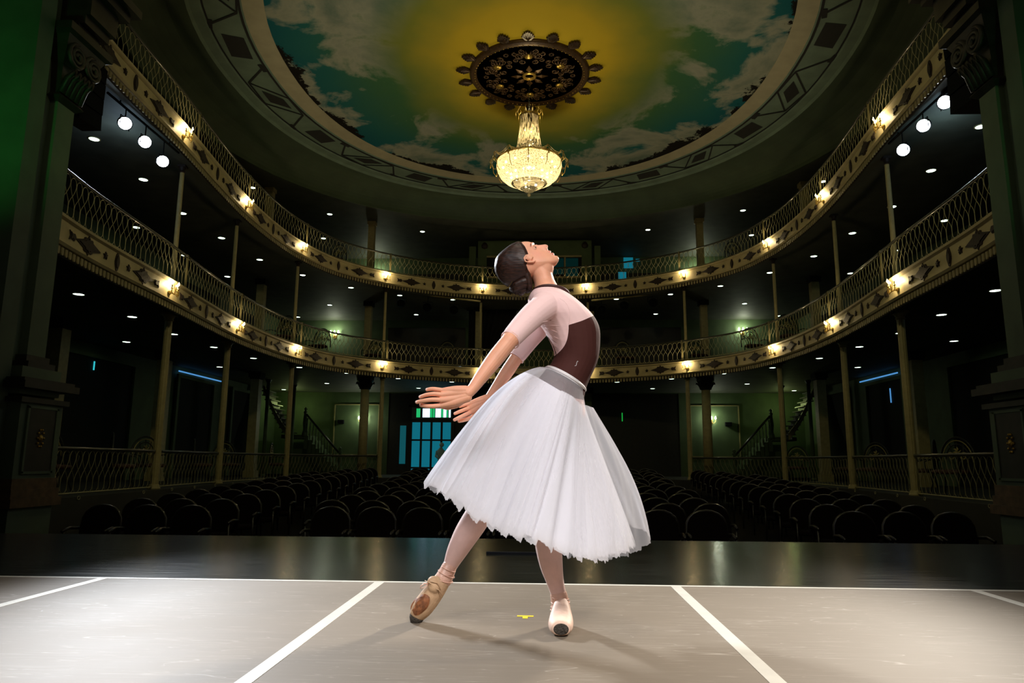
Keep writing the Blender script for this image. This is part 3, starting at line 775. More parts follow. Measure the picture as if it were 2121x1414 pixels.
# ------------------------------------------------------------------ ceiling rose
RC = Vector((0, 17.93, ZC-.02))
t = thing('ceiling_rose', 'large dark bronze ceiling rose ringed by leaves above the chandelier', 'ceiling rose', RC)
b = MB(); b.lathe([(.001, -.03), (1.47, -.03), (1.5, 0)], seg=72); b.build('disc', M['rose_dark'], t)
b = MB(); b.lathe([(1.46, -.03), (1.49, -.08), (1.53, -.06), (1.56, -.10), (1.62, -.08), (1.66, -.02), (1.66, .02)], seg=72); b.build('rim', M['rose_brown'], t, True)
b = MB()
for k in range(72):
    w = 2*PI*k/72; b.ball((1.51*math.cos(w), 1.51*math.sin(w), -.09), .016, 6)
tag(b.build('beading', M['gold'], t, True), kind='stuff')
b = MB(); b.lathe([(.12, -.03), (.13, -.08), (.17, -.09), (.20, -.05), (.20, -.03)], seg=32); b.build('boss', M['gold'], t, True)
for k in range(6):
    w = PI/2+k*PI/3; b = MB(); R = Matrix.Rotation(w, 3, 'Z')
    b.ball(R @ Vector((.98, 0, -.06)), .12, 10, None, 1, .9, .5)
    b.build('gilded_boss', M['gold'], t, True)
    b = MB()
    for sg in (-1, 1):
        for (r0, a0, rad, trn) in ((.98, .24, .13, 1.6), (.72, .16, .10, 1.5), (1.20, .17, .10, 1.4), (1.08, .36, .09, 1.3), (.80, .34, .08, 1.4)):
            pts = []
            for q in range(16):
                f = q/15; rr = rad*(1-f*.75); an = f*trn*2*PI
                pts.append(R @ Vector((r0+rr*math.cos(an), sg*(a0+rr*math.sin(an)), -.055)))
            b.tube(pts, [.022*(1-.5*f/15) for f in range(16)], 5)
        for q in range(5):
            an = sg*(.3+.35*q); c0 = Vector((.98, 0, -.05)); d = Vector((math.cos(an), math.sin(an), 0))
            b.tube([R @ (c0+d*.13), R @ (c0+d*.2+Vector((0, 0, -.03))), R @ (c0+d*.26)], [.03, .028, .006], 5)
    b.build('scrollwork', M['rose_brown'], t, True)
    w2 = w+PI/6; b = MB()
    for q in range(8):
        an = q*PI/4; c0 = Vector((1.20*math.cos(w2), 1.20*math.sin(w2), -.05)); b.ball(c0+Vector((.055*math.cos(an), .055*math.sin(an), 0)), .024, 6)
    b.build('rosette', M['rose_brown'], t, True)
for k in range(8):
    w = k*PI/4; b = MB(); d = Vector((math.cos(w), math.sin(w), 0)); nn = Vector((-d.y, d.x, 0))
    b.add([d*.2+nn*.02+Vector((0, 0, -.05)), d*.34+nn*.09+Vector((0, 0, -.07)), d*.52+Vector((0, 0, -.05)), d*.34-nn*.09+Vector((0, 0, -.07)), d*.2-nn*.02+Vector((0, 0, -.05)), d*.34+Vector((0, 0, -.10))],
          [(0, 1, 5), (1, 2, 5), (2, 3, 5), (3, 4, 5), (4, 0, 5)])
    b.build('inner_leaf', M['rose_brown'], t)
for k in range(18):
    w = PI/2+k*2*PI/18; b = MB(); d = Vector((math.cos(w), math.sin(w), 0)); nn = Vector((-d.y, d.x, 0)); vs = []; nl = 9
    # serrated palmette with veins
    poly = [(0, -.05)]
    for q in range(nl):
        f = q/(nl-1); an = -1.25+2.5*f
        rr = .15+.12*math.cos(an)**2
        poly.append((.13+rr*math.cos(an), (.17+.02*math.cos(an))*math.sin(an)*1.05)); 
        if q < nl-1:
            an2 = an+1.25/(nl-1); poly.append((.13+(rr-.045)*math.cos(an2), .14*math.sin(an2)))
    poly.append((0, .05))
    O = d*1.64+Vector((0, 0, -.02)); b.prism([(x, y) for x, y in poly], O, d, -nn, .03)
    b.build('palmette_leaf', M['rose_dark'], t)
    b = MB()
    for q in range(5):
        an = -.9+.45*q
        b.tube([O+Vector((0, 0, -.035))+d*.04, O+Vector((0, 0, -.045))+d*(.12+.13*math.cos(an))+nn*.14*math.sin(an)], [.012, .006], 4)
    b.build('leaf_vein', M['rose_brown'], t)

# ------------------------------------------------------------------ chandelier
CH = Vector((0, 17.9, 0))
t = thing('chandelier', 'large lit crystal chandelier with beaded bowl and crown', 'chandelier', CH)
b = MB()
for k in range(18): 
    z = 10.02+k*.065; w = (k % 2)*PI/2
    b.tube([(.022*math.cos(w)*math.cos(a), .022*math.sin(w)*math.cos(a), z+.04*math.sin(a)) for a in [q*PI/4 for q in range(8)]], .006, 4, closed=True)
b.build('chain', M['black_iron'], t)
b = MB(); b.lathe([(.25, 9.93), (.265, 9.96), (.25, 10.0), (.235, 9.97), (.25, 9.93)], seg=28)
for k in range(10):
    w = k*PI/5; d = Vector((math.cos(w), math.sin(w), 0))
    b.tube([d*.25+Vector((0, 0, 9.97)), d*.33+Vector((0, 0, 10.08)), d*.29+Vector((0, 0, 10.17)), d*.35+Vector((0, 0, 10.14)), d*.37+Vector((0, 0, 10.02)), d*.36+Vector((0, 0, 9.86))], .007, 5)
b.build('crown', M['brass'], t, True)
b = MB(); b.lathe([(.245, 9.95), (.255, 9.72), (.285, 9.42), (.33, 9.12), (.39, 8.9), (.44, 8.74)], seg=40); b.build('bead_tent', M['bead_tent'], t, True)
b = MB(); b.lathe([(.44, 8.74), (.80, 8.67), (.865, 8.63), (.885, 8.50), (.85, 8.35), (.78, 8.21), (.65, 8.09), (.48, 8.01)], seg=48); b.build('bead_bowl', M['bead_bowl'], t, True)
b = MB(); b.lathe([(.48, 8.01), (.42, 8.06), (.41, 7.99), (.34, 7.92), (.23, 7.87)], seg=40); b.build('lower_bowl', M['bead_bowl'], t, True)
b = MB(); b.lathe([(.23, 7.87), (.19, 7.89), (.18, 7.85), (.13, 7.79), (.05, 7.76)], seg=32); b.build('cup', M['bead_bowl'], t, True)
b = MB(); b.lathe([(.865, 8.615), (.89, 8.63), (.885, 8.67), (.86, 8.66), (.865, 8.615)], seg=48); b.build('gilt_ring', M['brass'], t, True)
b = MB(); b.ball((0, 0, 7.69), .052, 14); b.tube([(0, 0, 7.73), (0, 0, 7.80)], .012, 6); b.build('finial', M['bead_bowl'], t, True)
for k in range(12):
    w = 2*PI*k/12; d = Vector((math.cos(w), math.sin(w), 0)); zz = Vector((0, 0, 1))
    zz = Vector((0, 0, 1)); zo = -.24; b = MB(); b.tube([d*.86+zz*8.86, d*.98+zz*8.98, d*1.06+zz*8.92, d*1.04+zz*8.80, d*.98+zz*8.70, d*.96+zz*8.56, d*.88+zz*8.46], .010, 5); b.v = [(v[0], v[1], v[2]+zo) for v in b.v]
    b.lathe([(.001, -.03), (.02, 0), (.012, .03), (.02, .05), (.001, .07)], d*1.05+zz*(8.72+zo), 8); b.build('scroll_arm', M['brass'], t, True)
    b = MB(); d2 = Vector((math.cos(w+2*PI/12), math.sin(w+2*PI/12), 0))
    for dr, zt in ((1.03, 8.95), (1.0, 8.92)):
        pts = []
        for q in range(9):
            f = q/8; v = (d*(1-f)+d2*f).normalized()*dr; pts.append(v+zz*(zt+zo-.13*math.sin(PI*f)))
        b.tube(pts, .009, 4)
    b.build('bead_swag', M['bead_tent'], t, True)
    for rr, zz2, off in ((.70, 8.48, 0), (.50, 8.24, .26)):
        b = MB(); v = Vector((math.cos(w+off), math.sin(w+off), 0)); b.ball(v*rr+zz*zz2, .032, 8); b.build('bulb', M['chand_bulb'], t, True)
for k in range(3):
    w = 2*PI*k/3; b = MB(); b.ball((.18*math.cos(w), .18*math.sin(w), 7.97), .035, 8); b.build('bulb', M['chand_bulb'], t, True)
for z, r in ((9.2, .16), (9.55, .12)):
    for k in range(3):
        w = 2*PI*k/3+z; b = MB(); b.ball((r*math.cos(w), r*math.sin(w), z), .02, 8); b.build('bulb', M['chand_bulb'], t, True)
lamp('chandelier_inner', 'POINT', (0, 17.9, 9.3), 7, (1, .82, .5), None, .05)

# ------------------------------------------------------------------ proscenium piers
for s, nm in ((-1, 'left'), (1, 'right')):
    sbox('wall_proscenium_'+nm, [(s*13, s*5.70, 7.45, 7.70, -1.2, 12), (s*13, s*5.86, 7.70, 7.98, -1.2, 12)], M['pier'])
    t = thing('proscenium_pier', '%s green-lit proscenium pier with panelled pedestal at the stage edge' % nm, 'pier', (s*6, 8, 0))
    def pb(nm2, dims, mt):
        b = MB()
        for (x0, x1, y0, y1, z0, z1) in dims: b.bx(s*x0, s*x1, y0, y1, z0, z1)
        b.build(nm2, mt, t, False, (s*6, 8, 0))
    pb('shaft', [(5.76, 7.2, 7.99, 8.30, 1.75, 5.55)], M['pier'])
    pb('shaft_foot', [(5.66, 7.3, 7.9, 8.36, 1.70, 1.78), (5.72, 7.3, 7.94, 8.33, 1.78, 1.86)], M['pier_dark'])
    pb('pedestal', [(5.55, 7.2, 7.72, 8.42, .42, 1.30), (5.55, 7.2, 7.72, 8.42, -1.2, .10), (5.60, 7.2, 7.74, 8.40, 1.38, 1.70)], M['pier'])
    pb('cornice', [(5.44, 7.3, 7.60, 8.54, 1.44, 1.52), (5.48, 7.3, 7.64, 8.50, 1.52, 1.56), (5.50, 7.3, 7.66, 8.47, 1.28, 1.34)], M['pier_dark'])
    pb('base_moulding', [(5.48, 7.3, 7.65, 8.48, .10, .20), (5.51, 7.3, 7.68, 8.46, .20, .30), (5.53, 7.3, 7.70, 8.44, .30, .42)], M['wood_band'])
    pb('panel', [(5.535, 5.6, 7.84, 8.31, .50, 1.22)], M['pier_dark'])
    pb('panel_frame', [(5.525, 5.56, 7.82, 7.85, .48, 1.24), (5.525, 5.56, 8.30, 8.33, .48, 1.24), (5.525, 5.56, 7.82, 8.33, .47, .50), (5.525, 5.56, 7.82, 8.33, 1.22, 1.25)], M['pier'])
    b = MB()
    for k in range(10):
        w = k*PI/5; b.ball((s*5.53, 8.07+.05*math.cos(w), .88+.10*math.sin(w)), .016, 6)
    b.ball((s*5.53, 8.07, .88), .035, 8, None, .6, 1, 1.3); b.build('rosette', M['gold'], t, True, (s*6, 8, 0))
    # composite capital
    b = MB(); x0 = 5.76
    for i, (g, z) in enumerate([(0, 5.15), (.06, 5.3), (.10, 5.6), (.24, 5.95)]):
        pass
    rings = []
    for g, z in ((0.0, 5.1), (.07, 5.16), (.02, 5.22), (.06, 5.6), (.20, 5.92), (.26, 5.95), (.26, 6.05)):
        rings.append([Vector((s*(5.76-g), 7.98-g, z)), Vector((s*(5.76-g), 8.31+g, z)), Vector((s*7.4, 8.31+g, z)), Vector((s*7.4, 7.98-g, z))])
    for a, c in zip(rings, rings[1:]): b.strip(a, c, True)
    b.build('capital', M['pier_dark'], t, False, (s*6, 8, 0))
    for (yy, zz) in ((8.02, 5.72), (8.34, 5.72)):
        b = MB(); pts = []
        for q in range(26):
            f = q/25; rr = .17*(1-f*.85); an = f*2.3*2*PI+PI/2; pts.append((s*5.60, yy+rr*math.cos(an), zz+rr*math.sin(an)))
        b.tube(pts, .030, 6); b.build('volute', M['pier_dark'], t, True, (s*6, 8, 0))
    for k in range(5):
        b = MB(); yy = 7.98+k*.085; b.tube([(s*5.73, yy, 5.22), (s*5.66, yy, 5.42), (s*5.56, yy, 5.5), (s*5.58, yy, 5.42)], [.045, .04, .03, .01], 6); b.build('acanthus_leaf', M['pier_dark'], t, True, (s*6, 8, 0))
    # entablature mouldings running back from the capital
    t2 = thing('entablature', 'dark stepped cornice over the %s pier running toward the balconies' % nm, 'cornice', (s*6.2, 8.2, 6.05))
    b = MB()
    for i, (g, z0, z1) in enumerate(((0, 6.05, 6.2), (.08, 6.2, 6.32), (.14, 6.32, 6.62), (.24, 6.62, 6.74), (.34, 6.74, 6.86))):
        b.bx(s*(5.62-g), s*8.5, 8.0, 8.42+g, z0, z1)
    b.build('moulding', M['pier_dark'], t2, False, (s*6.2, 8.2, 6.05))
# stage box on the left wall
t = thing('box_balcony', 'small curved stage box with cream front on the left proscenium wall', 'balcony', (-7.9, 7.45, 3.0))
arc = [Vector((-7.9+1.35*math.cos(a), 7.45+1.0*math.sin(a), 0)) for a in [PI+PI*k/24 for k in range(25)]]
b = MB(); zz = Vector((0, 0, 1))
for z0, z1, g in ((3.05, 3.45, 0), (3.45, 3.52, 0)):
    b.strip([p+zz*z0 for p in arc], [p+zz*z1 for p in arc])
b.build('front_panel', M['cream'], t, True, (-7.9, 7.45, 3.0))
b = MB(); b.add([p+zz*3.05 for p in arc], [tuple(range(25))]); b.add([p+zz*3.5 for p in arc], [tuple(range(25))]); b.build('floor_plate', M['soffit'], t, False, (-7.9, 7.45, 3.0), False)
b = MB(); b.tube([p+zz*4.3 for p in arc], .035, 8); b.build('handrail', M['dark_rail'], t, True, (-7.9, 7.45, 3.0))
b = MB(); pa = Path(arc); n = int(pa.L[-1]/.19)
for k in range(n):
    for sg in (-1, 1):
        b.tube([pa.pos((k+.5+sg*.5*math.cos(PI*2*f/12))*.19)[0]+zz*(4.28-.76*f/12) for f in range(13)], .009, 4, False)
b.build('lattice', M['iron'], t, False, (-7.9, 7.45, 3.0))

# ------------------------------------------------------------------ hanging loudspeakers
for s, nm, pxs in ((-1, 'left', (148, 206, 130, 258)), (1, 'right', (1984, 2046, 70, 222))):
    Y = 9.4; a = at(pxs[0], pxs[3], Y); c = at(pxs[1], pxs[2], Y); cx_ = (a.x+c.x)/2; w = abs(c.x-a.x)*.92
    z0, z1 = min(a.z, c.z), max(a.z, c.z)
    t = thing('hanging_loudspeaker', 'black line-array loudspeaker hanging beside the %s pier capital' % nm, 'loudspeaker', (cx_, Y, z0))
    nb = 4; h = (z1-z0)/nb
    for k in range(nb):
        b = MB(); f = (k-1.5)*.04
        b.box((-s*f*.4, -.02*k, h*(k+.5)), (w, .5, h*.96), Matrix.Rotation(.05*(1.5-k), 3, 'X')); b.build('cabinet', M['black_metal'], t)
    b = MB()
    for q in (-.4, .4): b.tube([(w*q, 0, z1-z0), (w*q, 0, z1-z0+1.5)], .01, 5)
    b.box((0, 0, z1-z0+.03), (w, .3, .05)); b.build('hanging_frame', M['black_metal'], t)

# ------------------------------------------------------------------ balcony spotlights
for s, nm in ((-1, 'left'), (1, 'right')):
    t = thing('lighting_bar', 'black lighting bar under the upper balcony on the %s' % nm, 'lighting bar', (s*7.75, 13.1, 7.385))
    b = MB(); b.tube([(0, -1.3, 0), (0, 1.3, 0)], .024, 8)
    b.build('bar', M['black_metal'], t, True)
    for y in (-.9, .9):
        b = MB(); b.tube([(0, y, 0), (0, y, .065)], .012, 6); b.build('hanger', M['black_metal'], t)
for i, p in enumerate(SPOTS):
    sd = 'left' if i < 3 else 'right'; p = Vector(p)
    t = thing('stage_spotlight', 'glaring white stage spotlight on the %s lighting bar, %s from the stage' % (sd, ORD[i % 3]), 'spotlight', p, 0, 'stage spotlights under the upper balcony')
    d = (Vector((0.2, 2.8, 0.7))-p).normalized(); R = Vector((0, 0, 1)).rotation_difference(d).to_matrix()
    b = MB(); b.lathe([(.05, -.34), (.09, -.32), (.10, -.10), (.13, -.06), (.13, .10), (.12, .10), (.12, .02), (.02, .02)], (0, 0, 0), 20, 1, 1, R); b.build('housing', M['black_metal'], t, True)
    b = MB(); b.lathe([(.001, .05), (.116, .03)], (0, 0, 0), 20, 1, 1, R); b.build('lens', M['lens'], t)
    b = MB(); b.tube([(0, -.15, -.1), (0, -.15, .105), (0, .15, .105), (0, .15, -.1)], .010, 5); b.tube([(0, 0, .105), (0, 0, 7.361-p.z)], .014, 6); b.build('yoke', M['black_metal'], t)
lamp('spot_spill', 'POINT', (-8.35, 13.3, 6.9), 17, (.6, .8, 1.0), None, .15)
lamp('spot_spill_right', 'POINT', (8.35, 13.2, 6.95), 17, (.6, .85, 1.0), None, .15)
# lanterns at the back under the upper balcony
for s, nm, pxl in ((-1, 'left', ((832, 628), (886, 636), (941, 641))), (1, 'right', ((1246, 641), (1292, 632), (1352, 626)))):
    Y = 29.8
    A = at(800 if s < 0 else 1225, 601 if s < 0 else 622, Y-1.3); B2 = at(995 if s < 0 else 1410, 624 if s < 0 else 604, Y-1.3)
    t = thing('lighting_bar', 'pale lighting pipe below the upper balcony front at back %s' % nm, 'lighting bar', A)
    b = MB(); b.tube([(0, 0, 0), B2-A], .035, 8); b.build('bar', M['column'], t, True)
    b = MB(); b.tube([(B2-A)*.5, (B2-A)*.5+Vector((0, 0, .2))], .015, 6); b.build('hanger', M['black_metal'], t)
    for k, (px, py) in enumerate(pxl):
        q = at(px, py, Y-1.2)
        t = thing('par_lantern', 'unlit black stage lantern hung at back %s, %s from the left' % (nm, ORD[k]), 'lantern', q, 0, 'unlit lanterns at the back')
        b = MB(); R = Matrix.Rotation(PI/2+.25, 3, 'X')
        b.lathe([(.08, -.22), (.13, -.15), (.17, .0), (.18, .18), (.16, .18), (.15, .05), (.02, .05)], (0, 0, 0), 16, 1, 1, R); b.build('housing', M['black_metal'], t, True)
        b = MB(); b.tube([(-.2, 0, 0), (-.2, 0, .22), (.2, 0, .22), (.2, 0, 0)], .012, 5); b.tube([(0, 0, .22), (0, 0, GC1-q.z)], .015, 6); b.build('yoke', M['black_metal'], t)

# ------------------------------------------------------------------ lamps on the rear walls
def wall_lamp(x, y, z, label, e, n=3, r=.035, col=(.92, 1.0, .72)):
    t = thing('wall_lamp', label, 'wall lamp', (x, y, z), 0, 'lit lamps on the rear walls')
    b = MB(); b.box((0, -.03, -.12), (.16, .06, .22)); b.build('back_plate', M['brass'], t)
    for k in range(n):
        xx = (k-(n-1)/2)*.19
        b = MB(); b.tube([(0, -.05, -.12), (xx*.6, -.14, -.20), (xx, -.16, -.10), (xx, -.16, -.02)], .012, 5); b.build('arm', M['brass'], t, True)
        b = MB(); b.lathe([(.001, -.02), (.035, .02), (.04, .06), (.02, .12), (.001, .15)], (xx, -.16, 0), 10); b.build('bulb', M['wl'], t, True)
    lamp('wall_lamp_light', 'POINT', (x, y-.34, z+.06), e, col, None, .05)
M['wl'] = emis('rear_lamp_bulb', (.95, 1.0, .72), 24)
q = at(752, 868, 33.5); wall_lamp(q.x, 33.6, q.z, 'bright three-bulb lamp on the green rear wall, ground level left', 22)
q = at(1473, 868, 33.5); wall_lamp(q.x, 33.6, q.z, 'bright three-bulb lamp on the green rear wall, ground level right', 22)
q = at(694, 682, 33.5); wall_lamp(q.x, 33.6, q.z-.2, 'lit lamp low behind the lower balcony railing, far left', 30)
q = at(1538, 676, 33.5); wall_lamp(q.x, 33.6, q.z-.2, 'lit lamp low behind the lower balcony railing, far right', 30)
q = at(1036, 683, 33.5); wall_lamp(q.x, 33.6, q.z, 'small lit lamp between black drapes on the middle rear wall', 7, 2)
lamp('stair_light_left', 'POINT', (-11.3, 32.4, 3.2), 12, (.8, 1.0, .35), None, .1)
lamp('stair_light_right', 'POINT', (11.3, 32.4, 3.2), 12, (.8, 1.0, .35), None, .1)
for s, nm in ((-1, 'left'), (1, 'right')):
    wall_lamp(s*7.9, 33.6, 9.75, 'lamp glowing behind the top gallery pillar at the rear %s' % nm, 32)
    # small black wall box next to the lamp
    q = at(706 if s < 0 else 1509, 873 if s < 0 else 878, 33.5)
    t = thing('wall_speaker', 'small black speaker box on the green rear wall, %s side' % nm, 'speaker', (q.x, 33.5, q.z))
    b = MB(); b.box((0, 0, 0), (.28, .18, .17)); b.build('cabinet', M['black_metal'], t)
    b = MB(); b.box((0, .08, 0), (.08, .1, .06)); b.build('bracket', M['black_metal'], t)
# wall panel mouldings beside the lamps
for s, nm, x0, x1 in ((-1, 'left', -9.7, -7.5), (1, 'right', 7.3, 9.6)):
    b = MB()
    for (a, c, z0, z1) in ((x0, x1, 3.28, 3.32), (x0, x1, .9, .94), (x0, x0+.05, .9, 3.32), (x1-.05, x1, .9, 3.32)): b.bx(a, c, 33.56, 33.61, z0, z1)
    tag(b.build('trim_panel_'+nm, M['column']), kind='structure')
# pilasters of the centre opening, and dark door at right
for x, k in ((-2.2, 0), (2.25, 1)):
    t = thing('pillar', 'pale green pillar framing the dark rear entrance, %s of the dancer' % ('left', 'right')[k], 'pillar', (x, 31.5, -.45), 0, 'entrance pillars')
    b = MB(); b.bx(-.28, .28, -.2, .2, .3, 4.1); b.build('shaft', M['green_wall'], t)
    b = MB(); b.bx(-.36, .36, -.26, .26, 4.1, 4.35); b.build('capital', M['drape'], t)
    b = MB(); b.bx(-.34, .34, -.25, .25, 0, .3); b.build('plinth', M['green_wall'], t)
# the glazed entrance door at back left with stained transom
t = tag(MB().bx(-6.05, -5.93, 33.5, 33.62, -.4, 3.3).bx(-3.97, -3.85, 33.5, 33.62, -.4, 3.3).bx(-6.05, -3.85, 33.5, 33.62, 3.18, 3.3).bx(-5.95, -3.95, 33.5, 33.62, 2.48, 2.62).build('door_20', M['door_wood']), kind='structure')
b = MB()
for k in range(5): x = -5.93+.49*k; b.bx(x-.05, x+.05, 33.52, 33.60, -.38, 2.5)
for z in (-.36, .32, 1.62): b.bx(-5.95, -3.95, 33.53, 33.60, z-.04, z+.04)
b.build('glazing_bar', M['door_wood'], t)
for k in range(4):
    for (z0, z1) in ((-.3, .28), (.36, 1.58), (1.66, 2.46)):
        x = -5.88+.49*k; b = MB(); b.bx(x, x+.39, 33.56, 33.58, z0, z1); b.build('glass_pane', M['daylight'] if z0 > 1 else M['daylight'], t)
for k, (x0, x1, g) in enumerate(((-5.70, -5.52, 1), (-5.40, -5.05, 0), (-5.03, -4.93, 1), (-4.90, -4.82, 1), (-4.78, -4.52, 0), (-4.50, -4.42, 1), (-4.40, -4.26, 0), (-4.24, -4.18, 1), (-4.14, -4.05, 0))):
    b = MB(); b.bx(x0, x1, 33.56, 33.58, 2.70, 3.12); b.build('stained_pane', M['glass_green'] if g else M['glass_white'], t)
# outside the door: daylight recess on the left
b = MB(); b.bx(-6.45, -6.18, 33.50, 33.60, .5, 2.3); tag(b.build('window_6', M['daylight_dim']), kind='structure')
# statue by the door
q = at(912, 975, 32.6)
t = thing('statue', 'pale bluish standing figure statue before the glazed rear door', 'statue', (q.x, 32.6, -.40))
b = MB()
b.lathe([(.001, .55), (.19, .56), (.17, .9), (.13, 1.1), (.17, 1.35), (.19, 1.5), (.10, 1.6), (.055, 1.66), (.001, 1.68)], (0, 0, 0), 14, 1, .8)
b.ball((.04, -.04, 1.78), .11, 12); b.tube([(-.17, 0, 1.5), (-.22, -.05, 1.25), (-.08, -.17, 1.15)], [.055, .045, .035], 8); b.tube([(.17, 0, 1.5), (.2, -.05, 1.25), (.06, -.17, 1.2)], [.055, .045, .035], 8)
b.build('figure', mat('statue_stone', (.40, .62, .70), .6), t, True)
b = MB(); b.lathe([(.20, 0), (.20, .06), (.13, .12), (.11, .40), (.17, .50), (.19, .56)], (0, 0, 0), 12); b.build('pedestal', M['green_wall'], t)
lamp('door_daylight', 'AREA', (-4.9, 33.4, 1.6), 1.2, (.1, .7, .9), (-4.9, 20, .3), 1.6)

# ------------------------------------------------------------------ curved stairs in the rear corners
for s, nm in ((-1, 'left'), (1, 'right')):
    t = thing('staircase', 'green painted two-flight staircase with balustrade in the %s rear corner' % nm, 'staircase', (s*10.4, 32.4, 0))
    base = (s*10.4, 32.4, 0)
    b = MB(); n = 9
    for k in range(n):
        x = 8.9+k*(1.65/n); z = (k+1)*(1.75/n); b.bx(s*x, s*(x+1.65/n+.02), 32.0, 33.3, max(0, z-.6), z)
    b.build('lower_flight', M['green_wall'], t, False, base)
    b = MB(); b.bx(s*10.5, s*11.6, 31.9, 33.4, 1.62, 1.78); b.build('landing', M['green_wall'], t, False, base)
    n = 10
    for k in range(n):
        b = MB(); f = k/n; x = 11.0+f*1.2; z = 1.85+f*2.05; b.bx(s*(x-.16), s*(x+.16), 30.7, 31.8, z-.02, z+.02); b.bx(s*(x-.02), s*(x+.0), 30.7, 31.8, z-.2, z); b.build('tread', M['pier_dark'], t, False, base)
    b = MB()
    pts = [(s*(10.85+f*1.25), 30.68, 1.62+f*2.15-.22*math.sin(f*PI)) for f in [k/12 for k in range(13)]]
    lo = [Vector(p) for p in pts]; hi = [p+Vector((0, 0, .30)) for p in lo]
    b.strip(lo, hi); b.strip([p+Vector((0, .06, 0)) for p in lo], [p+Vector((0, .06, 0)) for p in hi]); b.strip(lo, [p+Vector((0, .06, 0)) for p in lo]); b.strip(hi, [p+Vector((0, .06, 0)) for p in hi])
    b.build('stringer', M['column'], t, False, base)
    b = MB(); b.tube([(s*8.9, 31.95, .98), (s*10.5, 31.95, 2.72)], .05, 8); b.build('handrail', M['dark_rail'], t, True, base)
    for k in range(11):
        f = (k+.5)/11; x = 8.95+f*1.55; z0 = .1+f*1.72; b = MB()
        b.lathe([(.025, 0), (.03, .05), (.045, .2), (.02, .32), (.035, .5), (.02, .62), (.03, .8)], (s*x, 31.95, z0), 8); b.build('baluster', M['green_wall'], t, True, base)
    for x, z0, z1 in ((8.85, 0, 1.2), (10.55, 1.7, 3.0)):
        b = MB(); b.lathe([(.11, z0), (.11, z0+.2), (.07, z0+.3), (.10, z0+.6), (.06, z1-.25), (.11, z1-.18), (.04, z1-.12), (.09, z1-.04), (.001, z1+.06)], (s*x, 31.95, 0), 12); b.build('newel_post', M['green_wall'], t, True, base)

# ------------------------------------------------------------------ wrought iron chairs in the galleries
def make_chair():
    t = thing('wrought_iron_chair', 'x', 'chair', (0, 0, 0), 0, 'x')
    # faces -y ; back at y = +.22
    b = MB(); arc = [(.36*math.cos(a), .22, .62+.46*math.sin(a)) for a in [PI*k/16 for k in range(17)]]
    b.tube([(.36, .22, .42)]+arc+[(-.36, .22, .42)], .018, 6)
    b.tube([(.25*math.cos(a), .22, .62+.33*math.sin(a)) for a in [PI*k/14 for k in range(15)]], .012, 5)
    for k in range(5):
        x = -.24+.12*k; b.tube([(x*.35, .22, .45), (x*.8, .22, .66), (x*1.25, .22, .62+.40*math.sin(math.acos(max(-1, min(1, x/.30)))))], .010, 5)
    b.build('backrest', M['black_iron'], t, True); b = MB()
    b.tube([(.31*math.cos(a), .215, .62+.40*math.sin(a)) for a in [PI*k/14 for k in range(15)]], .010, 5)
    for sg in (-1, 1):
        pts = [(sg*(.13+.09*(1-f)*math.cos(f*10)), .215, .72+.09*(1-f)*math.sin(f*10)) for f in [k/14 for k in range(15)]]; b.tube(pts, .012, 5)
    b.build('back_scroll', M['chair_lit_gold'], t, True)
    b = MB()
    for k in range(6):
        w = k*PI/3; b.tube([(0, .21, .80), (.05*math.cos(w), .205, .80+.07*math.sin(w)), (.09*math.cos(w+.4), .21, .80+.10*math.sin(w+.4))], [.012, .018, .006], 5)
    b.build('gilded_flower', M['chair_lit_gold'], t, True)
    b = MB(); b.lathe([(.001, .40), (.34, .40), (.37, .43), (.35, .47), (.001, .49)], (0, 0, 0), 20, 1, .72); b.build('seat', mat('oxblood_seat', (.05, .012, .01), .6) if 'ox' not in M else M['ox'], t, True)
    for sg in (-1, 1): b = MB(); b.tube([(sg*.36, .2, .66), (sg*.38, .0, .68), (sg*.37, -.2, .62), (sg*.34, -.22, .45)], .014, 6); b.build('armrest', M['black_iron'], t, True)
    for x, y in ((-.28, -.18), (.28, -.18), (-.28, .18), (.28, .18)):
        b = MB(); b.tube([(x, y, .42), (x*.9, y*.9, .22), (x*1.12, y*1.12, 0)], .015, 6); b.build('leg', M['black_iron'], t, True)
    return t
chp = make_chair(); kids_of(chp); used = False
spots = []
for s, nm in ((-1, 'left'), (1, 'right')):
    for k in range(9):
        u = ends[0]+2.2+k*2.15
        p, tg = RP.pos(u if s < 0 else RP.L[-1]-u); nrm = Vector((-tg.y, tg.x, 0))
        if p.y > 27.0 or (p-Vector((s*6.72, 27.65, 0))).length < 2.0: continue
        q = p+nrm*(.75+.35*(k % 2)); rz = math.atan2(tg.y, tg.x)+(.5*(-1)**k)
        spots.append((q, .0, 1.12, rz, 'ornate iron chair in the ground gallery on the %s, %s from the stage' % (nm, ORD[k]), 'iron chairs in the ground gallery'))
    for k, (x, y, sc) in enumerate(((9.1, 24.6, 1.3), (8.3, 26.3, 1.15), (6.7, 28.5, 1.1), (3.9, 29.7, 1.25))):
        spots.append((Vector((s*x, y, 0)), ZL, sc, s*.4, 'ornate iron chair behind the lower balcony railing on the %s, %s from the side' % (nm, ORD[k]), 'iron chairs on the lower balcony'))
    spots.append((Vector((s*7.9, 26.6, 0)), ZU, 1.1, s*.4, 'ornate iron chair behind the upper balcony railing on the %s' % nm, 'iron chairs on the upper balcony'))
for q, z, sc, rz, lb, grp in spots:
    if not used: o = chp; o.location = (q.x, q.y, z); o.rotation_euler = (0, 0, rz); o['label'] = lb; o['group'] = grp; used = True
    else: o = dup(chp, (q.x, q.y, z), rz, lb, grp)
    o.scale = (sc, sc, sc)

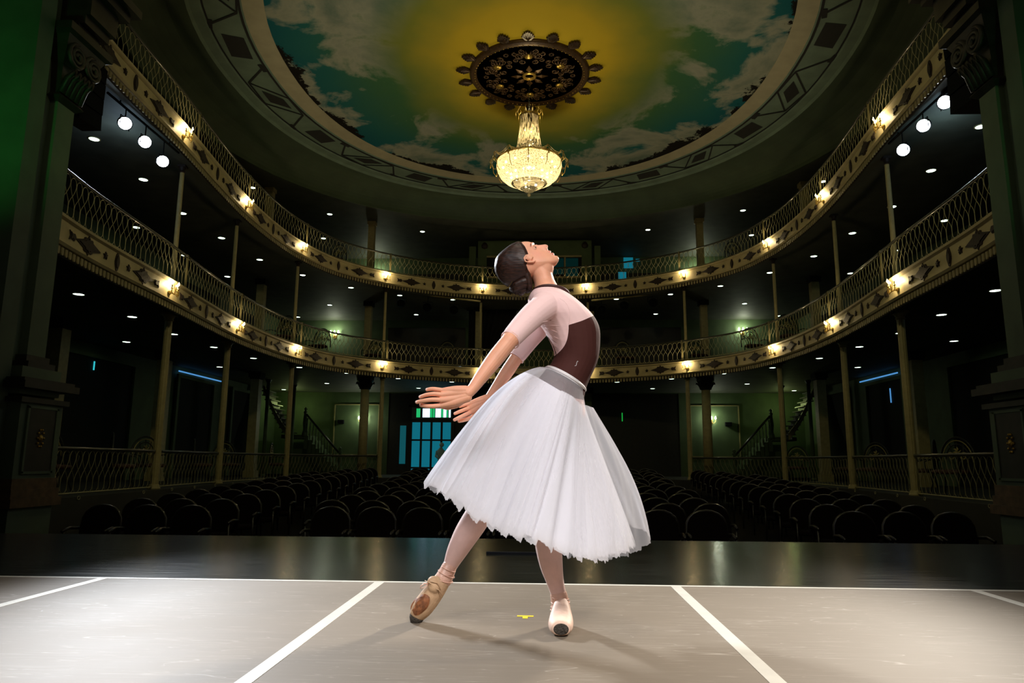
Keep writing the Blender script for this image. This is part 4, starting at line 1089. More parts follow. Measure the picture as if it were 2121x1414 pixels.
# ------------------------------------------------------------------ upper gallery projection booth
t = thing('projection_booth', 'pale green framed projection booth at the back of the top gallery', 'booth', (0, 30.6, ZU))
base = (0, 30.6, ZU)
def bb(nm2, dims, mt):
    b = MB()
    for d in dims: b.bx(*d)
    return b.build(nm2, mt, t, False, base)
bb('frame', [(-2.55, 2.55, 30.4, 30.6, 9.72, 10.45), (-2.55, -2.15, 30.4, 30.6, ZU, 9.72), (2.10, 2.55, 30.4, 30.6, ZU, 9.72), (-2.15, 2.1, 30.4, 30.6, ZU, 8.72), (-2.95, -2.65, 30.45, 30.6, ZU, 10.2), (2.68, 2.95, 30.45, 30.6, ZU, 10.2)], M['green_wall'])
bb('mullion', [(1.32, 1.39, 30.38, 30.5, 8.72, 9.72), (-2.15, 2.1, 30.36, 30.42, 8.70, 8.78), (-2.15, 2.1, 30.36, 30.42, 9.66, 9.74)], M['column'])
bb('window_glass', [(-2.15, 2.1, 30.5, 30.52, 8.78, 9.66)], M['drape'])
bb('lit_glass', [(1.39, 1.95, 30.47, 30.49, 8.8, 9.64), (.6, 1.30, 30.47, 30.49, 8.9, 9.64)], M['booth_glass'])
for x, nm2 in ((-2.25, 'left'), (2.25, 'right')):
    b = MB(); b.lathe([(.001, -.16), (.12, -.12), (.15, 0), (.07, .13), (.001, .16)], (x-0, 30.38, 10.22), 10, 1, .4); b.build('medallion', M['ornament'], t, True, base)
b = MB()
for (pa, pb) in (((1292, 555), (1311, 533)), ((1281, 577), (1297, 563)), ((1317, 541), (1325, 536))):
    A_, B_ = at(pa[0], pa[1], 33.42), at(pb[0], pb[1], 33.42); b.bx(A_.x, B_.x, 33.42, 33.46, A_.z, B_.z)
tag(b.build('window_7', M['daylight']), kind='structure')
# black drapes at the back of the middle gallery
t = thing('drape', 'black draped curtain beside the middle gallery rear lamp', 'curtain', (-1.9, 31.2, ZL))
b = MB(); vs = []; n = 40
top = [Vector((-3.0+2.2*i/n, 31.2+.05*math.sin(i*1.3), GC1)) for i in range(n+1)]
bot = [Vector((-3.0+1.2*i/n, 31.2+.07*math.sin(i*1.3), ZL)) for i in range(n+1)]
b.strip(top, bot); b.build('cloth', M['drape'], t, True, (-1.9, 31.2, ZL), False)
b = MB(); b.tube([(-3.1, 31.2, GC1-.03), (-.7, 31.2, GC1-.03)], .02, 6); b.build('curtain_pole', M['black_metal'], t, False, (-1.9, 31.2, ZL))
for s, x0, x1, nm in ((-1, -7.2, -3.4, 'left'), (1, 3.2, 7.0, 'right')):
    b = MB(); b.bx(x0, x1, 33.48, 33.58, ZL, 7.05); tag(b.build('door_%d' % (21 if s < 0 else 22), M['door_wood']), kind='structure')
    b = MB(); b.bx(x0, x1, 33.48, 33.58, ZU, 9.75); tag(b.build('door_%d' % (23 if s < 0 else 24), M['door_wood']), kind='structure')

# ------------------------------------------------------------------ stalls seats
def make_seat():
    t = thing('theatre_seat', 'x', 'seat', (0, 0, 0), 0, 'x')
    # faces -y (the stage)
    b = MB(); n = 10; th = .03
    outer = []; inner = []
    for k in range(n+1):
        a = PI*k/n; x = .27*math.cos(a); zt = .62+.32*math.sin(a)**.6
        outer.append((x, zt))
    poly = [(.27, .45)]+outer+[(-.27, .45)]
    b.prism(poly, (0, .20, 0), (1, 0, 0), (0, .10, .995), .045); b.build('backrest', M['seat_fabric'], t)
    b = MB(); b.tube([(x, .20+.10*z-.02, z*.995+.01) for x, z in [(.27, .50)]+outer+[(-.27, .50)]], .021, 6); b.build('wooden_rim', M['seat_wood'], t, True)
    b = MB(); b.lathe([(.001, .40), (.24, .40), (.265, .43), (.25, .47), (.001, .48)], (0, 0, 0), 14, 1, .85); b.build('seat_cushion', M['seat_fabric'], t, True)
    for sg in (-1, 1):
        b = MB(); b.tube([(sg*.28, .22, .64), (sg*.285, .0, .66), (sg*.28, -.18, .63)], .022, 6); b.tube([(sg*.28, -.15, .63), (sg*.27, -.12, .0)], .015, 5); b.build('armrest', M['seat_wood'], t, True)
    return t
sp = make_seat(); kids_of(sp); used = False; cnt = 0
for r in range(16):
    y = 9.6+r*1.12; zf = -1.02+.66*(y-6.3)/28.1
    edge = 3.45+.085*(y-13)
    xw = FP.pos(FP.near(-7.5, y))[0].x*-1-.55
    rows = []
    n = int(2*edge/.64)
    for k in range(n): rows.append(((k-(n-1)/2)*.64, 'centre'))
    m_ = int((xw-edge-1.05)/.64)
    for k in range(m_):
        rows.append((edge+1.05+.3+k*.64, 'right')); rows.append((-(edge+1.05+.3+k*.64), 'left'))
    for x, blk in rows:
        if cnt >= 298: break
        lb = {'centre': 'dark seat with curved wooden rim in the centre block, row %s from the stage' % ORD[r],
              'left': 'dark seat with curved wooden rim in the left stalls block, row %s from the stage' % ORD[r],
              'right': 'dark seat with curved wooden rim in the right stalls block, row %s from the stage' % ORD[r]}[blk]
        g = '%s block row %s' % (blk, ORD[r]); cnt += 1
        if not used: sp.location = (x, y, zf); sp['label'] = lb; sp['group'] = g; used = True
        else: dup(sp, (x, y, zf), -x*.012, lb, g)

# ------------------------------------------------------------------ stage
def sfloor(nm, x0, x1, y0, y1, z0, z1, mt):
    b = MB(); b.bx(x0, x1, y0, y1, z0, z1); return tag(b.build(nm, mt), kind='structure')
sfloor('floor_stage', -12.5, 12.5, -6, 6.2, -1.2, -.004, M['apron'])
XS = [-6.8, -3.6, -2.06, -.52, 1.07, 2.62, 4.2, 6.8]
sfloor('floor_dance_vinyl', -6.8, 6.8, -5.5, 3.95, -.004, 0.0, M['vinyl'])
for k, x in enumerate((-2.06, -.52, 1.07, 2.62)):
    b = MB(); b.bx(x-.026, x+.026, -5.4, 3.93, 0, .0012)
    tag(b.build('floor_tape', M['tape']), 'white seam tape running upstage, %s of four from the left' % ORD[k], 'tape', 'white seam tapes on the dance floor')
b = MB(); b.bx(-6.7, 6.7, 3.93, 3.965, .0, .0012); tag(b.build('floor_tape', M['tape']), 'thin white tape along the far edge of the grey dance floor', 'tape')
b = MB(); q = atz(1088, 1277, 0)
b.bx(q.x-.035, q.x+.035, q.y+.0, q.y+.022, 0, .0012); b.bx(q.x-.011, q.x+.011, q.y-.035, q.y, 0, .0012)
tag(b.build('tape_mark', M['yellow']), 'small yellow T-shaped tape mark between the feet of the dancer', 'tape')
q = atz(1100, 1147, 0)
b = MB(); b.bx(q.x-.32, q.x+.55, q.y-.01, q.y+.02, -.004, .012); tag(b.build('floor_hatch', M['black_metal']), 'low black batten on the glossy black floor behind the dancer', 'batten')

# ================================================================== THE DANCER
Y0 = 2.95
def K(dy=0): return (Y0+dy)/FPX
def P(px, py, dy=0): return at(px, py, Y0+dy)
def cat_n(pts, n):
    """Catmull-Rom through tuples of numbers."""
    out = []
    for i in range(len(pts)-1):
        p0, p1, p2, p3 = pts[max(i-1, 0)], pts[i], pts[i+1], pts[min(i+2, len(pts)-1)]
        for k in range(n):
            t = k/n
            out.append(tuple(.5*((2*b)+(c-a)*t+(2*a-5*b+4*c-d)*t*t+(d-3*c+3*b-a)*t**3) for a, b, c, d in zip(p0, p1, p2, p3)))
    out.append(tuple(pts[-1])); return out
def loft(b, secs, infl=0.0, seg=28, egg=0.0, n=4, closed_ends=True):
    """secs: (ax, ay, bx, by, half depth px, dy). Elliptic rings whose silhouette runs through a and b."""
    S = cat_n([s[:6] for s in secs], n); vs = []
    for ax, ay, bx_, by_, hd, dy in S:
        A, B2 = P(ax, ay, dy), P(bx_, by_, dy); c = (A+B2)/2; u = (B2-A)/2; L = u.length; u = u*((L+infl)/max(L, 1e-5)); w = Vector((0, -1, 0))*(hd*K(dy)+infl)
        for k in range(seg):
            a = 2*PI*k/seg; vs.append(c+u*math.cos(a)+w*math.sin(a)*(1-egg*max(0, math.cos(a))))
    m_ = len(S); fs = [(i*seg+k, i*seg+(k+1) % seg, (i+1)*seg+(k+1) % seg, (i+1)*seg+k) for i in range(m_-1) for k in range(seg)]
    if closed_ends: fs += [tuple(range(seg-1, -1, -1)), tuple((m_-1)*seg+k for k in range(seg))]
    b.add(vs, fs)
def limb(b, pts, infl=0.0, seg=20, n=5, flat=1.0):
    """pts: (px, py, dy, r px)"""
    S = cat_n(pts, n)
    b.tube([P(x, y, d) for x, y, d, r in S], [r*K(d)+infl for x, y, d, r in S], seg)
    x, y, d, r = S[0]; b.ball(P(x, y, d), r*K(d)+infl, 14); x, y, d, r = S[-1]; b.ball(P(x, y, d), r*K(d)+infl, 14)
def fuse(name, b, mt, vox, parent=None, smooth=4, fac=.5, post=None):
    o = b.build(name, mt if not isinstance(mt, list) else mt[0], None)
    md = o.modifiers.new('r', 'REMESH'); md.mode = 'VOXEL'; md.voxel_size = vox
    s = o.modifiers.new('s', 'SMOOTH'); s.factor = fac; s.iterations = smooth
    dg = bpy.context.evaluated_depsgraph_get(); me = bpy.data.meshes.new_from_object(o.evaluated_get(dg))
    o.modifiers.clear(); old = o.data; o.data = me; bpy.data.meshes.remove(old); me.name = name
    if post: post(me)
    me.polygons.foreach_set('use_smooth', [True]*len(me.polygons))
    if parent is not None: o.parent = parent
    return o
def to_px(v):
    d = Vector(v)-EYE; z = d.dot(FW); return 1060.5+FPX*d.dot(RT)/z, 707-FPX*d.dot(UP)/z

# head frame in the profile plane: s runs down the face, t runs out of the face
HO = (1073, 548); HD = (.853, .522); HF = (.522, -.853)
def hp(s, t): return HO[0]+HD[0]*s+HF[0]*t, HO[1]+HD[1]*s+HF[1]*t
def H(s, t, l=0, dy=0): 
    x, y = hp(s, t); return P(x, y, dy)+Vector((0, -l*K(), 0))
HEAD = [(-42, -16, -6, 9), (-38, -26, 9, 21), (-30, -36, 28, 30), (-20, -42, 41, 35), (-8, -46, 50.5, 37), (2, -47, 53.5, 37), (12, -44, 52.5, 36),
        (22, -35, 52.5, 34.5), (32, -20, 53, 32), (42, -6, 54, 28.5), (50, 8, 54.5, 25), (58, 22, 54.5, 20), (64, 34, 53, 14), (67, 42, 51, 8)]
def head(b, infl=0.0):
    secs = []
    for s, t0, t1, hw in HEAD:
        a = hp(s, t0); c = hp(s, t1); secs.append((a[0], a[1], c[0], c[1], hw, 0))
    loft(b, secs, infl, 32, .22)
NECK = [(1086, 556, 1138, 553, 26, 0), (1099, 572, 1143, 562, 25, 0), (1106, 586, 1149, 581, 26, 0), (1107, 600, 1160, 600, 36, 0)]
TORSO = [(1106, 602, 1166, 604, 38, 0), (1098, 614, 1186, 618, 60, 0), (1096, 630, 1205, 634, 74, 0), (1106, 654, 1227, 656, 76, 0), (1126, 680, 1239.5, 680, 69, 0),
         (1141, 707, 1241, 708, 63, 0), (1150, 733, 1238, 738, 57, 0), (1144, 752, 1230, 762, 55, 0), (1134, 764, 1213, 800, 60, 0), (1112, 792, 1205, 842, 74, 0),
         (1108, 835, 1205, 880, 80, 0), (1118, 885, 1195, 910, 70, 0), (1135, 915, 1180, 925, 50, 0)]
ARM_N = [(1128, 634, -.135, 27), (1108, 650, -.19, 25.5), (1083, 674, -.26, 22.5), (1058, 702, -.33, 19), (1050, 712, -.34, 18.5), (1026, 742, -.36, 18.5), (1000, 776, -.39, 15.5), (981, 802, -.41, 12.5), (972, 813, -.42, 12)]
ARM_F = [(1140, 650, .14, 24), (1120, 676, .13, 20), (1096, 706, .11, 17), (1069, 742, .09, 14.5), (1050, 770, .09, 14.5), (1028, 802, .09, 11.5), (1013, 823, .08, 9.5)]
LEG_S = [(1170, 850, -.03, 42), (1160, 930, -.04, 38), (1146, 1010, -.04, 29), (1136, 1060, -.03, 26), (1135, 1095, -.01, 27.5), (1136.5, 1130, .0, 27), (1142, 1170, .01, 23), (1151, 1208, .02, 17), (1158.5, 1236, .02, 15.5), (1161, 1252, .015, 17)]
LEG_B = [(1150, 850, .05, 42), (1095, 930, .06, 37), (1035, 1000, .07, 29), (1003, 1045, .07, 26.5), (985, 1076, .07, 27), (966, 1106, .07, 25.5), (946, 1142, .07, 20.5), (932, 1172, .07, 14.5), (925, 1186, .06, 14)]

hb = MB(); bm_ = hb
head(bm_)
# face relief: nose, brows, lips, chin
def bl(s, t, r, l=0, sx=1): bm_.ball(H(s, t, l), r*K(), 12)
bm_.tube([H(11, 51), H(15.5, 52.5), H(22, 57), H(28, 61.8), H(31, 61)], [5*K(), 4.2*K(), 4.3*K(), 4.6*K(), 4.2*K()], 12)
bl(30, 62, 4.6); bl(32.5, 57.5, 3.6, 4.6); bl(32.5, 57.5, 3.6, -4.6); bl(34, 57.5, 3)
bm_.tube([H(4, 45.5, -17), H(3.5, 51, -9), H(4.5, 53.5, 0), H(3.5, 51, 9), H(4, 45.5, 17)], [2.5*K(), 2.7*K(), 2.6*K(), 2.7*K(), 2.5*K()], 10)
bm_.tube([H(43, 50.5, -10), H(42.5, 56.4, -4), H(42, 57.2, 0), H(42.5, 56.4, 4), H(43, 50.5, 10)], [1.5*K(), 2.6*K(), 2.8*K(), 2.6*K(), 1.5*K()], 10)
bm_.tube([H(49, 50.5, -9), H(50, 55.6, -4), H(50.4, 56.2, 0), H(50, 55.6, 4), H(49, 50.5, 9)], [1.5*K(), 2.9*K(), 3.1*K(), 2.9*K(), 1.5*K()], 10)
bm_.tube([H(14, 47), H(20, 50), H(27, 53), H(33, 52.5), H(38, 49)], [6*K(), 7*K(), 8*K(), 8*K(), 8*K()], 14); bl(46, 47.5, 9.5); bl(38, 49, 8.5); bl(55, 48, 8.5); bl(60.5, 51, 7.0); bl(62, 50, 6, 3.5); bl(62, 50, 6, -3.5)
# jaw underside into the neck
loft(bm_, [(1096, 545, 1146, 545, 26, 0), (1101, 562, 1147, 556, 24, 0), (1108, 578, 1143, 572, 22, 0)], 0, 24)
loft(bm_, NECK)
bm_ = MB(); tb = bm_
loft(bm_, TORSO, -.003)
# ears
for sg in (1, -1):
    hb.tube([H(23, 22, sg*34), H(15, 22, sg*36.5), H(10, 16, sg*38.5), H(10, 9, sg*39.5), H(16, 5, sg*39.5), H(23, 8, sg*38.5), H(30, 14, sg*37), H(32, 19, sg*35)], [1.5*K(), 1.7*K(), 1.9*K(), 1.9*K(), 1.9*K(), 2.0*K(), 2.3*K(), 1.8*K()], 10)
    hb.tube([H(16, 10.5, sg*31.5), H(16, 15, sg*32), H(24, 16, sg*31.5)], [8*K(), 8.2*K(), 7.5*K()], 14)
limb(bm_, ARM_N[:3], -.002); limb(bm_, ARM_F[:3], -.002); limb(bm_, LEG_S, -.004); limb(bm_, LEG_B, -.004)
bm_.ball(P(1126, 634, -.12), 27*K(), 14); bm_.ball(P(1140, 645, .12), 26*K(), 14)

hn = MB(); hf = MB()
limb(hn, ARM_N[2:-1]+[(970, 814, -.42, 11.6)], -.001); limb(hf, ARM_F[2:-1]+[(1011, 826, .08, 9.2)], -.001)
def finger(pts, dy, b=None):
    b = b or (hn if dy < 0 else hf)
    S = cat_n([(x, y, d, r) for x, y, d, r in pts], 4)
    b.tube([P(x, y, dy+d) for x, y, d, r in S], [r*K(dy) for x, y, d, r in S], 12)
    for i in (0, -1): x, y, d, r = S[i]; b.ball(P(x, y, dy+d), r*K(dy)*.98, 12)
# near hand: back of the hand to the camera, little finger uppermost
DN = -.42
FN = [[(919, 808.5, -.002, 4.9), (907, 806.4, -.006, 4.6), (895, 805.2, -.003, 4.3), (884.5, 806.8, .006, 3.8)],
      [(915.5, 817.3, -.012, 5.0), (899, 815.6, -.017, 4.7), (884, 817.4, -.013, 4.3), (870.5, 821.8, -.002, 3.8)],
      [(914, 828, -.014, 5.2), (896, 827.4, -.022, 4.9), (879, 829.4, -.018, 4.5), (863.5, 832.6, -.006, 3.9)],
      [(915, 839.2, -.004, 5.1), (899, 840.8, -.010, 4.9), (885, 840.6, -.008, 4.5), (872, 838.6, .004, 3.9)]]
for f in FN: finger(f, DN)
for (x, y, d, r), (wx, wy) in zip([f[0] for f in FN], ((964, 808), (966, 813), (967, 819), (968, 823))):
    limb(hn, [(wx, wy, DN+.0, 10), ((wx+x)/2, (wy+y)/2-(1 if y < 820 else -1.5), DN-.006, 8.6), (x, y, DN+d, r+1.1)])
hn.tube([P(960, 826, DN+.01), P(944, 838, DN+.012), P(928, 843, DN+.012), P(914, 841, DN+.004)], [9*K(DN), 8*K(DN), 6.5*K(DN), 5.5*K(DN)], 12)
hn.tube([P(955, 828, DN+.03), P(942, 836, DN+.045), P(928, 838, DN+.055), P(917, 834, DN+.06)], [8*K(DN), 6.6*K(DN), 5.8*K(DN), 4.6*K(DN)], 12)
hn.ball(P(917, 834, DN+.06), 4.6*K(DN), 10)
# far hand: palm to the camera
DFA = .07
FF = [[(976, 834.5, 0, 4.3), (967, 836.8, -.002, 4.0), (959, 839.3, -.004, 3.7), (952.5, 841.6, -.006, 3.2)],
      [(975, 843.5, -.002, 4.5), (962, 848.2, -.008, 4.2), (951, 852.6, -.012, 3.8), (942.5, 856.4, -.012, 3.3)],
      [(977, 852.5, 0, 4.5), (963, 859.0, -.008, 4.2), (951, 864.6, -.014, 3.9), (941.5, 869.2, -.014, 3.4)],
      [(984, 860, .006, 4.6), (971, 866.2, .008, 4.4), (960, 869.8, .010, 4.0), (951, 872, .010, 3.5)]]
for f in FF: finger(f, DFA)
for (x, y, d, r), (wx, wy) in zip([f[0] for f in FF], ((1008, 825), (1009, 829), (1010, 834), (1011, 838))):
    limb(hf, [(wx, wy, DFA+.0, 8.5), ((wx+x)/2, (wy+y)/2, DFA-.004, 7.6), (x, y, DFA+d, r+.9)])
hf.tube([P(1010, 838, DFA-.01), P(1002, 850, DFA-.025), P(993, 859, DFA-.035), P(986, 864, DFA-.04)], [8.5*K(DFA), 7.5*K(DFA), 5.5*K(DFA), 4.5*K(DFA)], 12)
hf.ball(P(986, 864, DFA-.04), 4.5*K(DFA), 10)
# feet inside the shoes
TX, TY = 0.433, 2.79
SHOE_S = [(2.792, .030, .031, .0235, 0), (2.802, .031, .038, .028, 0), (2.835, .034, .0475, .0335, 0), (2.875, .042, .0465, .0405, .002), (2.915, .053, .040, .051, .004), (2.95, .060, .034, .056, .006), (2.985, .050, .031, .048, .006), (3.012, .036, .022, .030, .006)]
def foot_s(b, infl):
    S = cat_n(SHOE_S, 4); seg = 24; vs = []
    for y, z, hw, hh, dx in S:
        for k in range(seg):
            a = 2*PI*k/seg; c, s = math.cos(a), math.sin(a)
            vs.append((TX+dx+(hw+infl)*math.copysign(abs(c)**.85, c), y, max(.0015, z+(hh+infl)*math.copysign(abs(s)**.85, s)-.0)))
    m_ = len(S); fs = [(i*seg+k, i*seg+(k+1) % seg, (i+1)*seg+(k+1) % seg, (i+1)*seg+k) for i in range(m_-1) for k in range(seg)]+[tuple(range(seg-1, -1, -1)), tuple((m_-1)*seg+k for k in range(seg))]
    b.add(vs, fs)
foot_s(bm_, -.004)
FOOT_B = [(926, 1182, .06, 14.5), (918, 1198, .055, 16.5), (905, 1217, .05, 19), (890, 1238, .05, 20.5), (875, 1258, .05, 20), (864, 1274, .05, 15), (859, 1283, .05, 8.5)]
limb(bm_, FOOT_B, -.004)

EYE_S, EYE_T, EYE_L = 13.5, 43.0, 14.5
def face_post(me):
    at_l = me.attributes.new('lips', 'FLOAT', 'POINT'); at_b = me.attributes.new('blush', 'FLOAT', 'POINT')
    lipc = [H(42.8, 58.5, 0), H(50, 58.5, 0)]; eyes = [(H(EYE_S, EYE_T+4, l), l) for l in (EYE_L, -EYE_L)]
    mouth = [H(46.2, 57, l) for l in (-7, 0, 7)]; hc = H(10, 20)
    fwd = (H(0, 10)-H(0, 0)).normalized()
    for v in me.vertices:
        c = v.co
        if (c-hc).length > .16: continue
        dd = min((c-m0).length for m0 in [lipc[0], lipc[1], (H(43, 54.5, 5.5)), H(43, 54.5, -5.5), H(49.5, 54.5, 5.5), H(49.5, 54.5, -5.5)])
        at_l.data[v.index].value = max(0, 1-(dd/(4.6*K()))**2)
        at_b.data[v.index].value = max(0, 1-((c-H(26, 36, 26)).length/(20*K())))
        for e, l in eyes:
            q = (c-e).length/(8.5*K())
            if q < 1.8: v.co = v.co - fwd*(.0042*math.exp(-q*q*1.2))
        for m0 in mouth:
            q = (c-m0).length/(2.4*K())
            if q < 2: v.co = v.co-fwd*(.0018*math.exp(-q*q*1.5))
def skin_mat():
    m = mat('skin', (.78, .385, .245), .5, var=.06, scale=18, sub=.25, spec=.4); nt = m.node_tree; N = nt.nodes; L = nt.links
    p = N['Principled BSDF']; src = p.inputs['Base Color'].links[0].from_socket
    for nm, col, f in (('blush', (.78, .30, .24, 1), .35), ('lips', (.60, .16, .15, 1), .75)):
        a = N.new('ShaderNodeAttribute'); a.attribute_name = nm; mu = N.new('ShaderNodeMath'); mu.operation = 'MULTIPLY'; mu.inputs[1].default_value = f
        mx = N.new('ShaderNodeMix'); mx.data_type = 'RGBA'; mx.inputs[7].default_value = col
        L.new(a.outputs['Fac'], mu.inputs[0]); L.new(mu.outputs[0], mx.inputs[0]); L.new(src, mx.inputs[6]); src = mx.outputs[2]
    L.new(src, p.inputs['Base Color']); return m
M['skin'] = skin_mat()
def join_into(a, others):
    bm3 = bmesh.new(); bm3.from_mesh(a.data)
    for o in others:
        bm3.from_mesh(o.data); me_ = o.data; bpy.data.objects.remove(o); bpy.data.meshes.remove(me_)
    bm3.to_mesh(a.data); bm3.free(); a.data.polygons.foreach_set('use_smooth', [True]*len(a.data.polygons))
hd_ = fuse('dancer', hb, M['skin'], .0019, None, 13, .5, face_post)
tr_ = fuse('trunk', tb, M['skin'], .0045, None, 4)
h1_ = fuse('hand', hn, M['skin'], .0013, None, 5); h2_ = fuse('hand', hf, M['skin'], .0013, None, 5)
body = hd_; join_into(body, [tr_, h1_, h2_])
tag(body, 'ballet dancer arching backward in brown and pink leotard and long white tulle skirt', 'person')

# --- eyes, brows
for sg in (1, -1):
    b = MB(); b.ball(H(EYE_S, EYE_T-2.6, sg*EYE_L), 5.8*K(), 14); b.build('eye', mat('eye_white', (.75, .70, .66), .15), body, True)
    b = MB(); R = Matrix.Identity(3); b.ball(H(EYE_S+1.0, EYE_T+1.4, sg*(EYE_L+1.6)), 2.9*K(), 10); b.build('iris', mat('iris_brown', (.04, .02, .012), .1), body, True)
    ec = H(EYE_S, EYE_T-2.6, sg*EYE_L); sd = (H(10, 0)-H(0, 0)).normalized()
    for nm_, lo_, hi_ in (('upper_eyelid', -9, .20), ('lower_eyelid', .33, 9)):
        b = MB(); tmp = MB(); tmp.ball((0, 0, 0), 6.5*K(), 28)
        R = Vector((0, 0, 1)).rotation_difference(sd).to_matrix()
        prof_n = 20; vs = []; 
        for i_ in range(prof_n+1):
            a_ = PI*i_/prof_n
            for k_ in range(28): vs.append(R @ Vector((math.sin(a_)*math.cos(2*PI*k_/28), math.sin(a_)*math.sin(2*PI*k_/28), math.cos(a_)))*6.5*K())
        fs = [(i_*28+k_, i_*28+(k_+1) % 28, (i_+1)*28+(k_+1) % 28, (i_+1)*28+k_) for i_ in range(prof_n) for k_ in range(28) if lo_ < math.cos(PI*(i_+.5)/prof_n) < hi_]
        b.add([ec+v for v in vs], fs); b.build(nm_, M['skin'], body, True)
    b = MB(); b.tube([H(EYE_S-1.6, EYE_T+.2, sg*(EYE_L+7.4)), H(EYE_S-3.4, EYE_T+4.3, sg*(EYE_L+3)), H(EYE_S-3.5, EYE_T+5.4, sg*(EYE_L-2))], [.3*K(), .5*K(), .3*K()], 5)
    b.build('eyelashes', mat('lash', (.01, .006, .005), .5), body, True)
    b = MB(); b.tube([H(6, 40.5, sg*23), H(2.8, 46.6, sg*17), H(3.2, 50.6, sg*10.5)], [.4*K(), 1.0*K(), .8*K()], 6)
    b.build('eyebrow', mat('brow_brown', (.10, .045, .028), .6), body, True)

# --- hair: an inflated cap over the skull that fades into the skin at the hairline
def hair_mat():
    m = bpy.data.materials.new('dark_brown_hair'); m.use_nodes = True; nt = m.node_tree; N = nt.nodes; L = nt.links
    p = N['Principled BSDF']; tc = N.new('ShaderNodeTexCoord')
    mp = N.new('ShaderNodeMapping'); mp.inputs['Rotation'].default_value = (0, .95, 0); mp.inputs['Scale'].default_value = (9, 90, 150)
    L.new(tc.outputs['Object'], mp.inputs[0]); nz = N.new('ShaderNodeTexNoise'); nz.inputs['Scale'].default_value = 1.6; nz.inputs['Detail'].default_value = 4
    L.new(mp.outputs[0], nz.inputs['Vector']); cr = N.new('ShaderNodeValToRGB')
    cr.color_ramp.elements[0].position = .35; cr.color_ramp.elements[0].color = (.006, .003, .002, 1); cr.color_ramp.elements[1].position = .75; cr.color_ramp.elements[1].color = (.05, .018, .010, 1)
    L.new(nz.outputs['Fac'], cr.inputs['Fac']); L.new(cr.outputs['Color'], p.inputs['Base Color'])
    p.inputs['Roughness'].default_value = .48; p.inputs['Specular IOR Level'].default_value = .35
    b = N.new('ShaderNodeBump'); b.inputs['Strength'].default_value = .5; b.inputs['Distance'].default_value = .002
    L.new(nz.outputs['Fac'], b.inputs['Height']); L.new(b.outputs['Normal'], p.inputs['Normal']); return m
M['hair'] = hair_mat()
def pdist(x, y, poly):
    """signed distance to a polygon, + inside"""
    ins = False; best = 1e9; n = len(poly)
    for i in range(n):
        x1, y1 = poly[i]; x2, y2 = poly[(i+1) % n]
        if (y1 > y) != (y2 > y) and x < (x2-x1)*(y-y1)/(y2-y1)+x1: ins = not ins
        dx, dy = x2-x1, y2-y1; t = max(0, min(1, ((x-x1)*dx+(y-y1)*dy)/(dx*dx+dy*dy))); q = math.hypot(x-x1-t*dx, y-y1-t*dy)
        best = min(best, q)
    return best if ins else -best
HAIRP = [(1076, 494), (1081, 503), (1087, 510), (1091, 518), (1095, 528), (1096, 536), (1093.5, 541), (1090, 548), (1093, 557), (1098, 566), (1102, 578), (1103, 592), (1101, 606), (1060, 620), (1020, 600), (1010, 540), (1040, 500)]
b = MB(); head(b, .0006)
loft(b, [(1070, 560, 1108, 560, 30, 0), (1084, 585, 1106, 582, 24, 0), (1092, 600, 1107, 600, 20, 0)], 0, 24)
def hair_post(me):
    bm2 = bmesh.new(); bm2.from_mesh(me); kill = []
    bm2.normal_update()
    for v in bm2.verts:
        x, y = to_px(v.co); d = pdist(x, y, HAIRP)
        if d < -1.0: kill.append(v)
        else:
            if d < 0:
                gx = pdist(x+.3, y, HAIRP)-pdist(x-.3, y, HAIRP); gy = pdist(x, y+.3, HAIRP)-pdist(x, y-.3, HAIRP); gl = math.hypot(gx, gy) or 1
                v.co += (RT*gx-UP*gy)*(-d/gl*K())
            f = max(0, min(1, d/7)); f = f*f*(3-2*f)
            v.co += v.normal*(.0052*f+.0006+.0009*f*noise.noise(v.co*60))
    bmesh.ops.delete(bm2, geom=kill, context='VERTS'); bm2.to_mesh(me); bm2.free()
fuse('hair', b, M['hair'], .0021, body, 6, .5, hair_post)
# bun: a twisted coil
b = MB(); bc = P(1079, 590, 0); ax = (P(1079, 590)-P(1066, 560)).normalized(); uu = ax.cross(Vector((0, 1, 0))).normalized(); vv = Vector((0, 1, 0))
b.ball(bc, 17*K(), 16)
for q in range(3):
    pts = []; rad = (17, 15, 9)[q]; lift = (0, 7, 13)[q]
    for k in range(25):
        a = 2*PI*k/24+q; wob = 1+.07*math.sin(5*a+q)
        pts.append(bc+uu*rad*K()*wob*math.cos(a)+vv*rad*1.15*K()*wob*math.sin(a)+ax*lift*K()*(1+.2*math.sin(3*a)))
    b.tube(pts, [(8.2-q+1.2*math.sin(7*k+q))*K() for k in range(25)], 12, closed=False)
fuse('hair_bun', b, M['hair'], .002, body, 2)
for k in range(16):
    rnd = random.Random(k); x0, y0 = 1079+rnd.uniform(-20, 14), 600+rnd.uniform(0, 12); a = rnd.uniform(.9, 2.2)
    ln = rnd.uniform(6, 17); b = MB()
    b.tube([P(x0, y0, rnd.uniform(-.03, .03)), P(x0+ln*.5*math.cos(a)+rnd.uniform(-1, 1), y0+ln*.5*math.sin(a)), P(x0+ln*math.cos(a)+rnd.uniform(-2, 2), y0+ln*math.sin(a)*.8)], [.0006, .0005, .0002], 4)
    b.build('stray_hair', M['hair'], body)
b = MB(); b.tube([P(1052, 597, -.03), P(1063, 579, -.045)], .0009, 5); b.build('hairpin', M['brass'], body)

